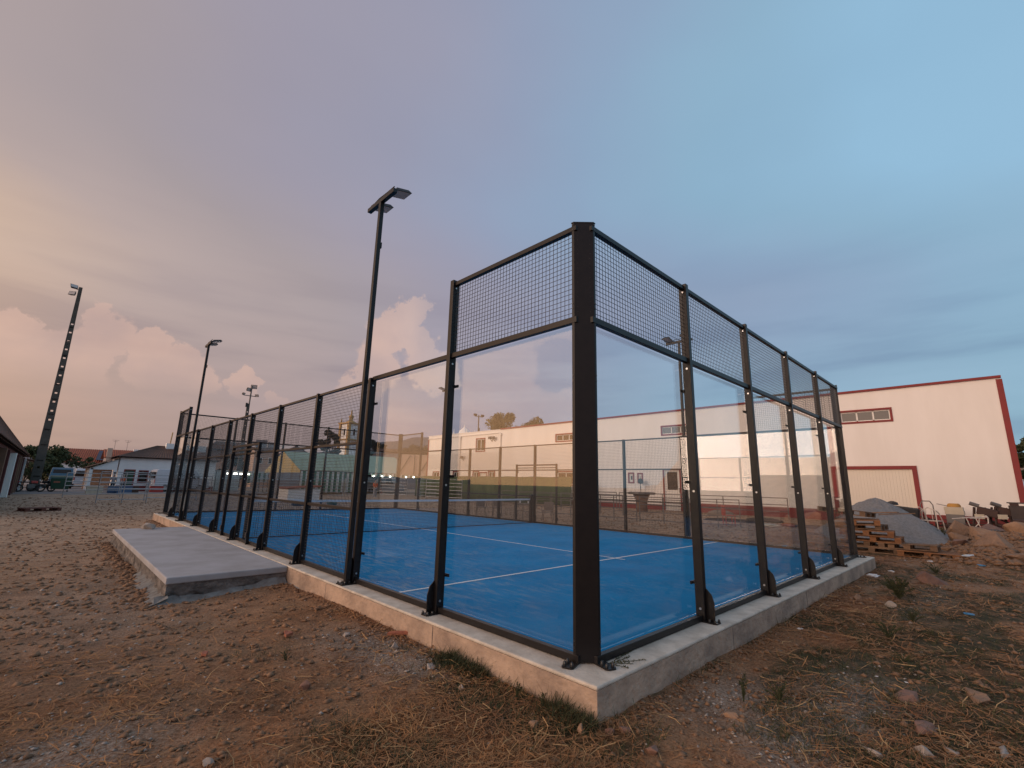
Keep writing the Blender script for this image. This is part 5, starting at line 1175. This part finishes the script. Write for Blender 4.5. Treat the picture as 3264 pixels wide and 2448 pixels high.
# ------------------------------------------------------------------ rocks
def rock(x, y, sx, sy, sz, m, label, rz=0, sink=.3, name='rock', group=None, z=None):
    for _ in range(1):
        bm = bmesh.new()
        for i in range(11):
            d_ = Vector([random.gauss(0, 1) for _ in range(3)]).normalized()
            bm.verts.new((d_.x*sx*random.uniform(.8, 1.15), d_.y*sy*random.uniform(.8, 1.15), d_.z*sz*random.uniform(.85, 1.2)))
        r_ = bmesh.ops.convex_hull(bm, input=bm.verts)
        bmesh.ops.delete(bm, geom=[v for v in bm.verts if not v.link_faces], context='VERTS')
        bmesh.ops.bevel(bm, geom=list(bm.edges), offset=min(sx, sy, sz)*.06, segments=1, affect='EDGES')
        me = bpy.data.meshes.new(name); bm.to_mesh(me); bm.free()
    me.materials.append(M[m]); o = bpy.data.objects.new(name, me); col.objects.link(o)
    o.location = (x, y, (G(x, y) if z is None else z)+sz*(1-2*sink)*.8); o.rotation_euler = (random.uniform(-.1, .1), random.uniform(-.1, .1), rz)
    return tag(o, label, 'rock', group)
rocks = [(8.9, -1.45, .27, .33, .20, 'rockred', 'large dark reddish boulder on the dry grass right of the slab end'),
 (1.36, -1.92, .07, .13, .05, 'rockred', 'reddish flat slab shaped stone near the bottom right, tilted'), (1.98, -1.76, .10, .15, .05, 'rockred', 'reddish wedge stone left of the big cracked one'),
 (2.36, -2.10, .13, .16, .07, 'rock', 'tan cracked stone in the dry grass at the right'), (.74, -1.71, .035, .085, .035, 'rockpale', 'pale grey oblong stone at the bottom, leftmost of the pale row'),
 (.94, -1.94, .06, .07, .05, 'rockpale', 'pale pinkish rounded stone in the middle of the bottom row'), (1.14, -2.07, .035, .05, .03, 'rockpale', 'small pale stone between the two larger pale ones'),
 (1.36, -2.30, .04, .09, .035, 'rockpale', 'pale flat stone at the lower right edge'), (.57, -.90, .03, .065, .03, 'rock', 'small upright tan stone right of the slab corner'),
 (-.25, -.50, .035, .05, .03, 'rockred', 'squarish stone directly under the slab corner'), (-.35, -.44, .02, .05, .035, 'rockred', 'brown pointed stone leaning at the slab corner'),
 (-.48, -.31, .035, .03, .05, 'rock', 'small tan upright stone left of the slab corner'), (-.67, -.04, .04, .04, .045, 'rock', 'tan stone by the left face of the slab near its corner'),
 (-.32, -.75, .045, .06, .035, 'rockred', 'rounded brown stone in front of the slab corner'), (-1.59, 1.61, .07, .06, .05, 'rockred', 'single reddish angular stone on the dirt at the left'),
 (-.60, 1.95, .04, .035, .05, 'rockpale', 'white upright stone beside the pale gravel'), (-.65, 1.82, .035, .035, .025, 'rockpale', 'small white stone next to the upright white one'),
 (-.62, 1.28, .06, .05, .03, 'rockpale', 'pale flat stone near the slab foot in the gravel'), (-.68, .77, .03, .035, .03, 'rockpale', 'small pale pointed stone between gravel and weeds'),
 (-.78, 2.62, .045, .04, .035, 'rockpale', 'pale stone at the far end of the gravel strip'), (-2.42, .92, .03, .05, .025, 'rockpale', 'small pale stone at the lower left'),
 (6.0, -.72, .07, .09, .06, 'rock', 'pale tan stone close to the right face of the slab'), (5.85, -1.17, .08, .10, .06, 'rockpale', 'grey stone at the foot of the tall weed'),
 (-1.28, 17.4, .35, .18, .12, 'rockpale', 'grey flat lump resting on the far end of the entrance pad'),
 (18.4, -1.45, .45, .50, .42, 'rock', 'big pointed tan rock at the foot of the gravel heap'), (16.6, -1.35, .30, .35, .25, 'rock', 'tan rock between the gravel heap and the pallets'),
 (17.6, -2.0, .42, .42, .30, 'rock', 'blocky tan rock, middle of the rock heap'), (14.9, -2.25, .38, .50, .28, 'rock', 'large smooth tan rock, nearest of the rock heap'),
 (18.6, -2.75, .5, .5, .34, 'rock', 'tan rock high on the right of the rock heap'), (16.4, -1.9, .2, .22, .16, 'rock', 'small tan rock tucked in the rock heap'),
 (15.6, -1.5, .25, .3, .16, 'rockred', 'brown rock right of the pallet heap'), (14.5, -1.25, .2, .22, .13, 'rock', 'small tan rock in front of the pallet heap'),
 (17.0, -3.1, .45, .4, .3, 'rock', 'tan rock at the right edge of the rock heap'), (19.6, -2.1, .45, .5, .3, 'rockred', 'brown rock behind the blocky one'), (13.1, -2.6, .25, .3, .15, 'rock', 'low tan rock in front of the rock heap')]
for i, (x, y, a, b, c, m_, lb) in enumerate(rocks):
    z = .0 if y == 17.4 else None
    if y == 17.4: x, y, z = -1.25, 13.75, -.01
    rock(x, y, a, b, c, m_, lb, rz=random.random()*3, z=z, sink=.3 if z is None else .15, group='rocks in the heap beyond the slab' if x > 13 else 'loose stones on the dry ground')
def slabpiece(x, y, L, w_, h, rz, m_, lb, name='brick_fragment', cat='brick'):
    o = MB().prism([(0, 0), (L, .01), (L*.96, w_), (L*.3, w_*1.05), (.01, w_*.8)], 0, h).build(name, M[m_], bevel=.002); o.location = (x, y, G(x, y)+.005); o.rotation_euler = (.08, -.06, rz); tag(o, lb, cat)
slabpiece(-.46, 2.33, .24, .05, .03, -.8, 'brick', 'orange broken clay strip beside the slab foot'); slabpiece(-1.28, 3.0, .09, .06, .03, .3, 'brick', 'small broken red brick piece left of the gravel')
slabpiece(-2.02, 2.95, .07, .05, .025, 1.0, 'brick', 'pinkish brick chip farther left on the dirt'); slabpiece(-1.2, 3.15, .05, .04, .02, 1.4, 'brick', 'smallest brick chip behind the broken brick piece')
# litter
def crumple(x, y, s_, m_, lb, name='litter', cat='litter'):
    bm = bmesh.new(); bmesh.ops.create_icosphere(bm, subdivisions=2, radius=1)
    for v in bm.verts: v.co *= random.uniform(.6, 1.1); v.co.z = v.co.z*.35; v.co.x *= 1.6
    me = bpy.data.meshes.new(name); bm.to_mesh(me); bm.free(); me.materials.append(M[m_]); o = bpy.data.objects.new(name, me); col.objects.link(o)
    o.scale = (s_, s_, s_); o.location = (x, y, G(x, y)+s_*.2); o.rotation_euler = (0, 0, random.random()*3); tag(o, lb, cat)
for a in ((8.95, -.46, .10, 'paper', 'white crumpled litter against the slab near its far end'), (10.1, -.6, .06, 'paper', 'white scrap just past the slab end'), (12.3, -1.1, .07, 'paper', 'white scrap in front of the pallets'), (12.9, -1.75, .12, 'plastic', 'clear plastic bag below the rock heap'),
          (11.9, -1.98, .07, 'bluelit', 'blue plastic scrap beside the clear bag'), (6.24, -1.96, .05, 'bluelit', 'blue crushed litter in the dry grass'), (2.38, -1.49, .012, 'paper', 'tiny white scrap in the grass, left of two'), (2.41, -1.70, .012, 'paper', 'tiny white scrap in the grass, right of two'), (3.6, -.55, .03, 'paper', 'white scrap at the foot of the slab side'),
          (17.6, 4.2, .25, 'cream', 'crumpled yellowish sack on the dirt beyond the court glass'), (18.4, 3.7, .3, 'brick', 'crumpled orange sack on the dirt beyond the court glass')): crumple(*a)
for i, (x, y, L, h) in enumerate(((20.2, 5.2, 1.6, .16), (19.0, 6.2, 2.4, .14), (22.3, 8.0, 1.4, .28), (18.4, 3.0, 1.4, .12))):
    o = MB().lathe([(h*1.4, 0), (h*1.2, h*.6), (h*.6, h), (.01, h*1.05)], 12).build('earth_mound', M['brownfur'] if i != 2 else M['wicker'], smooth=True); o.scale = (1, L/(h*2.6), 1); o.location = gp(x, y)
    tag(o, ['dark strip of debris on the dirt beyond the right glass', 'long dark strip of debris nearer the barriers', 'brown sandbag lying against the hall plinth', 'short dark debris strip left of the gravel heap'][i], 'debris')

# ------------------------------------------------------------------ weeds, grass, straw, pebbles
def blades(pos, h, lean, wdt, seg=1, flat=None):
    n_ = len(pos); a = rng.random(n_)*2*np.pi; hh = h*(.5+rng.random(n_)); d_ = np.stack([np.cos(a), np.sin(a), np.zeros(n_)], 1)
    tip = pos+d_*(hh*lean*(.3+rng.random(n_)))[:, None]+np.array([0, 0, 1])*(hh)[:, None]
    side = np.stack([-np.sin(a+.6), np.cos(a+.6), np.zeros(n_)], 1)*wdt
    mid = (pos*.55+tip*.45)+np.array([0, 0, 1])*(hh*.12)[:, None]
    V = np.concatenate([pos-side, pos+side, mid+side*.8, mid-side*.8, tip+side*.15, tip-side*.15], 1).reshape(-1, 3)
    b = np.arange(n_)*6; F = np.concatenate([np.stack([b, b+1, b+2, b+3], 1), np.stack([b+3, b+2, b+4, b+5], 1)], 0)
    return V, F
def field(n_, xr, yr, w_fn):
    x = rng.uniform(*xr, n_); y = rng.uniform(*yr, n_)
    ok = ~((x > -.31) & (x < 10.31) & (y > -.32) & (y < 20.3)) & ~((x > -1.96) & (x < -.2) & (y > 5.85) & (y < 14.05))
    ok &= rng.random(n_) < w_fn(x, y)
    x, y = x[ok], y[ok]; return x, y
def radial(n_, rmin, rmax, p=1.0):
    r_ = rmin*(rmax/rmin)**(rng.random(n_)**p); a = np.radians(rng.uniform(-14, 106, n_)); x = CAM.x+r_*np.cos(a); y = CAM.y+r_*np.sin(a)
    ok = ~((x > -.31) & (x < 10.31) & (y > -.32) & (y < 20.3)) & ~((x > -1.98) & (x < -.2) & (y > 5.85) & (y < 14.05))
    return x[ok], y[ok], r_[ok]
def lay(x, y, L, wd_, tilt=.12, zoff=.006):
    n_ = len(x); a = rng.random(n_)*2*np.pi; d_ = np.stack([np.cos(a), np.sin(a), rng.normal(0, tilt, n_)], 1)*(L*(.4+rng.random(n_)))[:, None]/2
    s_ = np.stack([-np.sin(a), np.cos(a), rng.normal(0, .3, n_)], 1)*(wd_/2 if np.ndim(wd_) == 0 else wd_[:, None]/2)
    z = gh(x, y)+zoff+rng.random(n_)*.02; c = np.stack([x, y, z], 1); bend = np.stack([-np.sin(a), np.cos(a), np.abs(rng.normal(0, .3, n_))], 1)*(L*.10*rng.normal(0, 1, n_))[:, None]
    V = np.concatenate([c-d_-s_, c-d_+s_, c+bend+s_, c+bend-s_, c+d_+s_*.5, c+d_-s_*.5], 1).reshape(-1, 3); b = np.arange(n_)*6
    return V, np.concatenate([np.stack([b, b+1, b+2, b+3], 1), np.stack([b+3, b+2, b+4, b+5], 1)], 0)
def stf(name, VF, m_, label, cat='straw'):
    o = arr(name, VF[0], VF[1], M[m_]); return stuff(o, label, cat)
# straw
x, y, r_ = radial(150000, 1.6, 16)
dcv, gcv, vcv = cover(x, y); keep = rng.random(len(x)) < np.clip(dcv*.9+.10, 0, 1)*(1-.8*vcv); x, y, r_ = x[keep], y[keep], r_[keep]
stf('dry_straw', lay(x, y, np.clip(.06+.012*r_, .06, .16), .0022+.0007*r_, .16), 'straw', 'fine dead straw scattered over the brown earth')
x, y, r_ = radial(10000, 1.6, 12); dcv, gcv, vcv = cover(x, y); keep = rng.random(len(x)) < np.clip(dcv*1.0+.05, 0, 1)*(x > -2.6)*.5; x, y, r_ = x[keep], y[keep], r_[keep]
stf('pale_straw', lay(x, y, np.full(len(x), .19), .003+.0006*r_, .14, .015), 'strawpale', 'longer pale straw stalks lying on the dry ground')
# standing dead tufts and green grass
def tufts(cn, per, spread, w_fn, rmax=14):
    x, y, r_ = radial(cn, 1.7, rmax); k = rng.random(len(x)) < w_fn(x, y); x, y = x[k], y[k]
    X_ = np.repeat(x, per)+rng.normal(0, spread, len(x)*per); Y_ = np.repeat(y, per)+rng.normal(0, spread, len(x)*per)
    ok = ~((X_ > -.31) & (X_ < 10.31) & (Y_ > -.32) & (Y_ < 20.3)); X_, Y_ = X_[ok], Y_[ok]
    return np.stack([X_, Y_, gh(X_, Y_)-.004], 1)
stf('green_grass', blades(tufts(9000, 16, .06, lambda x, y: np.clip(cover(x, y)[1], 0, 1)*.9), .045, 1.3, .0022), 'grass', 'sparse dull green grass on the dry ground', 'grass')
stf('dead_grass', blades(tufts(2600, 9, .05, lambda x, y: np.clip(cover(x, y)[0], 0, 1)*.55), .05, 1.5, .0018), 'straw', 'short standing dead grass tufts', 'grass')
# weeds hugging the foot of the slab
xs = np.concatenate([-.33-np.abs(rng.normal(0, .10, 5200)), rng.uniform(-.3, 9, 1500)]); ys = np.concatenate([rng.uniform(-.35, 1.5, 5200)**1.0, -.34-np.abs(rng.normal(0, .04, 1500))])
k = np.concatenate([rng.random(5200) < .05+.95*ss((vn(ys[:5200], 0, 3.2)-.42)/.2), rng.random(1500) < np.exp(-xs[5200:]*.35)*ss((vn(xs[5200:], 4, 2.2)-.35)/.3)])
P_ = np.stack([xs[k], ys[k], gh(xs[k], ys[k])-.005], 1)
stf('slab_foot_weeds', blades(P_, .06*(.35+1.5*rng.random(len(P_))**2), 1.3, .0028), 'grass', 'dark weeds growing along the foot of the concrete slab', 'weeds')
def weed(x, y, h, spread, nb, lb, m_='grass'):
    t = thing('weed_plant', lb, 'weed', gp(x, y), 0, 'single weeds in the dry ground')
    vs = []; st_ = MB(); L_ = []
    for i in range(nb):
        a = random.random()*6.28; e = spread*(.3+.7*random.random()); hh = h*(.5+.6*random.random()); p0 = (0, 0, -.01); p1 = (e*.4*math.cos(a), e*.4*math.sin(a), hh*.6); p2 = (e*math.cos(a), e*math.sin(a), hh)
        st_.tube(p0, p1, .003, n=4).tube(p1, p2, .0025, .0012, 4)
        for k_ in range(9): f_ = .3+.7*k_/9; L_.append(tuple(Vector(p1).lerp(Vector(p2), max(0, f_*1.4-.4))) if f_ > .4 else tuple(Vector(p0).lerp(Vector(p1), f_*2)))
    st_.build('stem', M['grass'], t, fix=False); V, F = leaves(len(L_)*3, L_, h*.06, h*.045); arr('leaf', V, F, M[m_], t)['kind'] = 'stuff'
for a in ((6.65, -1.15, .34, .26, 46, 'tallest bushy green weed on the right side ground'), (7.4, -.95, .16, .2, 20, 'low green weed behind the tallest one'), (3.95, -1.38, .16, .15, 30, 'compact dark green weed in the middle of the right ground'), (5.1, -1.47, .15, .2, 22, 'spreading weed between the compact and the tall one'),
          (.9, -.86, .20, .05, 5, 'single upright weed stem by the rough gravel'), (1.15, -1.05, .13, .12, 18, 'small green weed near the rough gravel patch'), (-.46, .35, .14, .05, 6, 'thin stemmed weed against the left slab face, left one'), (-.42, .10, .12, .05, 6, 'thin stemmed weed against the left slab face, right one'),
          (3.1, -1.6, .10, .14, 18, 'low weed in the grass right of centre'), (10.6, -1.3, .2, .3, 26, 'green weed out by the litter'), (-1.5, 2.35, .08, .08, 12, 'small dark weed on the dirt left of the gravel'), (17.3, -1.0, .35, .12, 16, 'brownish weed rising before the gravel heap')): weed(*a)
cw = thing('creeping_weed', 'green creeper trailing over the slab top beside the corner column', 'weed', (.16, -.12, .002))
st_ = MB(); L_ = []
for (x0, y0, x1, y1) in ((0, 0, .25, -.02), (0, 0, .12, -.12), (.05, -.02, .28, -.14), (-.02, .0, .02, -.15), (.1, .02, .38, .05)):
    for k_ in range(14): f_ = k_/13; L_.append((x0+(x1-x0)*f_+random.uniform(-.006, .006), y0+(y1-y0)*f_+random.uniform(-.006, .006), .006))
    st_.tube((x0, y0, .003), (x1, y1, .004), .002, n=4)
st_.build('stem', M['grass'], cw); V, F = leaves(len(L_)*4, L_, .010, .007); arr('leaf', V, F, M['grass'], cw)['kind'] = 'stuff'
# pebbles
def stones(x, y, s_, m_, name, label, cat='gravel'):
    n_ = len(x); base_ = np.array([(1, 0, 0), (0, 1, 0), (-1, 0, 0), (0, -1, 0), (0, 0, .8), (0, 0, -.6)], float)
    P = base_[None]*(1+rng.uniform(-.4, .4, (n_, 6, 3)))+rng.uniform(-.25, .25, (n_, 6, 3)); a = rng.random(n_)*6.28; c, s__ = np.cos(a), np.sin(a)
    Xr = P[..., 0]*c[:, None]-P[..., 1]*s__[:, None]; Yr = P[..., 0]*s__[:, None]+P[..., 1]*c[:, None]; P = np.stack([Xr, Yr, P[..., 2]*.65], -1)*s_[:, None, None]
    P = P+np.stack([x, y, gh(x, y)+s_*.15], 1)[:, None, :]
    f_ = np.array([(0, 1, 4), (1, 2, 4), (2, 3, 4), (3, 0, 4), (1, 0, 5), (2, 1, 5), (3, 2, 5), (0, 3, 5)]); F = (np.arange(n_)*6)[:, None, None]+f_[None]
    return stuff(arr(name, P.reshape(-1, 3), F.reshape(-1, 3), M[m_]), label, cat)
x, y, r_ = radial(66000, 1.5, 44); s_ = (.0025+.0020*r_)*(.4+rng.random(len(x))**4*2.8)
dcv, gcv, vcv = cover(x, y); k = rng.random(len(x)) < .35+.5*(1-dcv)*(1-gcv)
stones(x[k], y[k], np.clip(s_[k], .002, .05), 'pebble', 'brown_pebbles', 'brown earth crumbs and pebbles strewn over the ground')
x, y, r_ = radial(60000, 1.5, 24); vcv = cover(x, y)[2]; k = rng.random(len(x)) < vcv**1.5*.75+.02; s_ = (.003+.0011*r_)*(.5+rng.random(len(x))**3*2)
stones(x[k], y[k], np.clip(s_[k], .003, .035), 'pebblew', 'pale_gravel', 'pale grey gravel scattered in patches by the slab')
yy = rng.uniform(-.3, 20, 2600); xx = -.33-np.abs(rng.normal(0, .10, 2600)); ok = (yy < 5.8) | (yy > 14.1)
xx2 = rng.uniform(-.3, 10.3, 1400); yy2 = -.35-np.abs(rng.normal(0, .10, 1400))
stones(np.concatenate([xx[ok], xx2]), np.concatenate([yy[ok], yy2]), .008+.022*rng.random(ok.sum()+1400)**2.5, 'pebble', 'edge_rubble', 'loose rubble along the foot of the slab', 'rubble')
yy = rng.uniform(5.6, 14.3, 900); xx = -1.98-np.abs(rng.normal(0, .14, 900))
stones(xx, yy, .012+.05*rng.random(900)**2.5, 'pebble', 'pad_rubble', 'loose rubble along the left edge of the entrance pad', 'rubble')
x = rng.uniform(12, 21, 2600); y = -2.2+rng.normal(0, .75, 2600); s_ = .03+.10*rng.random(2600)**3
stones(x, y, s_, 'pebble', 'heap_rubble', 'broken stones and earth lumps between the big rocks', 'rubble')
a_ = rng.random(1500)*6.28; q_ = 2.1*(1+.12*rng.normal(size=1500)); stones(17.4+q_*np.cos(a_), .6+q_*np.sin(a_), .01+.03*rng.random(1500)**2, 'gravel', 'gravel_spill', 'loose grey stones round the foot of the gravel heap')
print('objects', len(bpy.data.objects), 'polys', sum(len(o.data.polygons) for o in bpy.data.objects if o.type == 'MESH'))
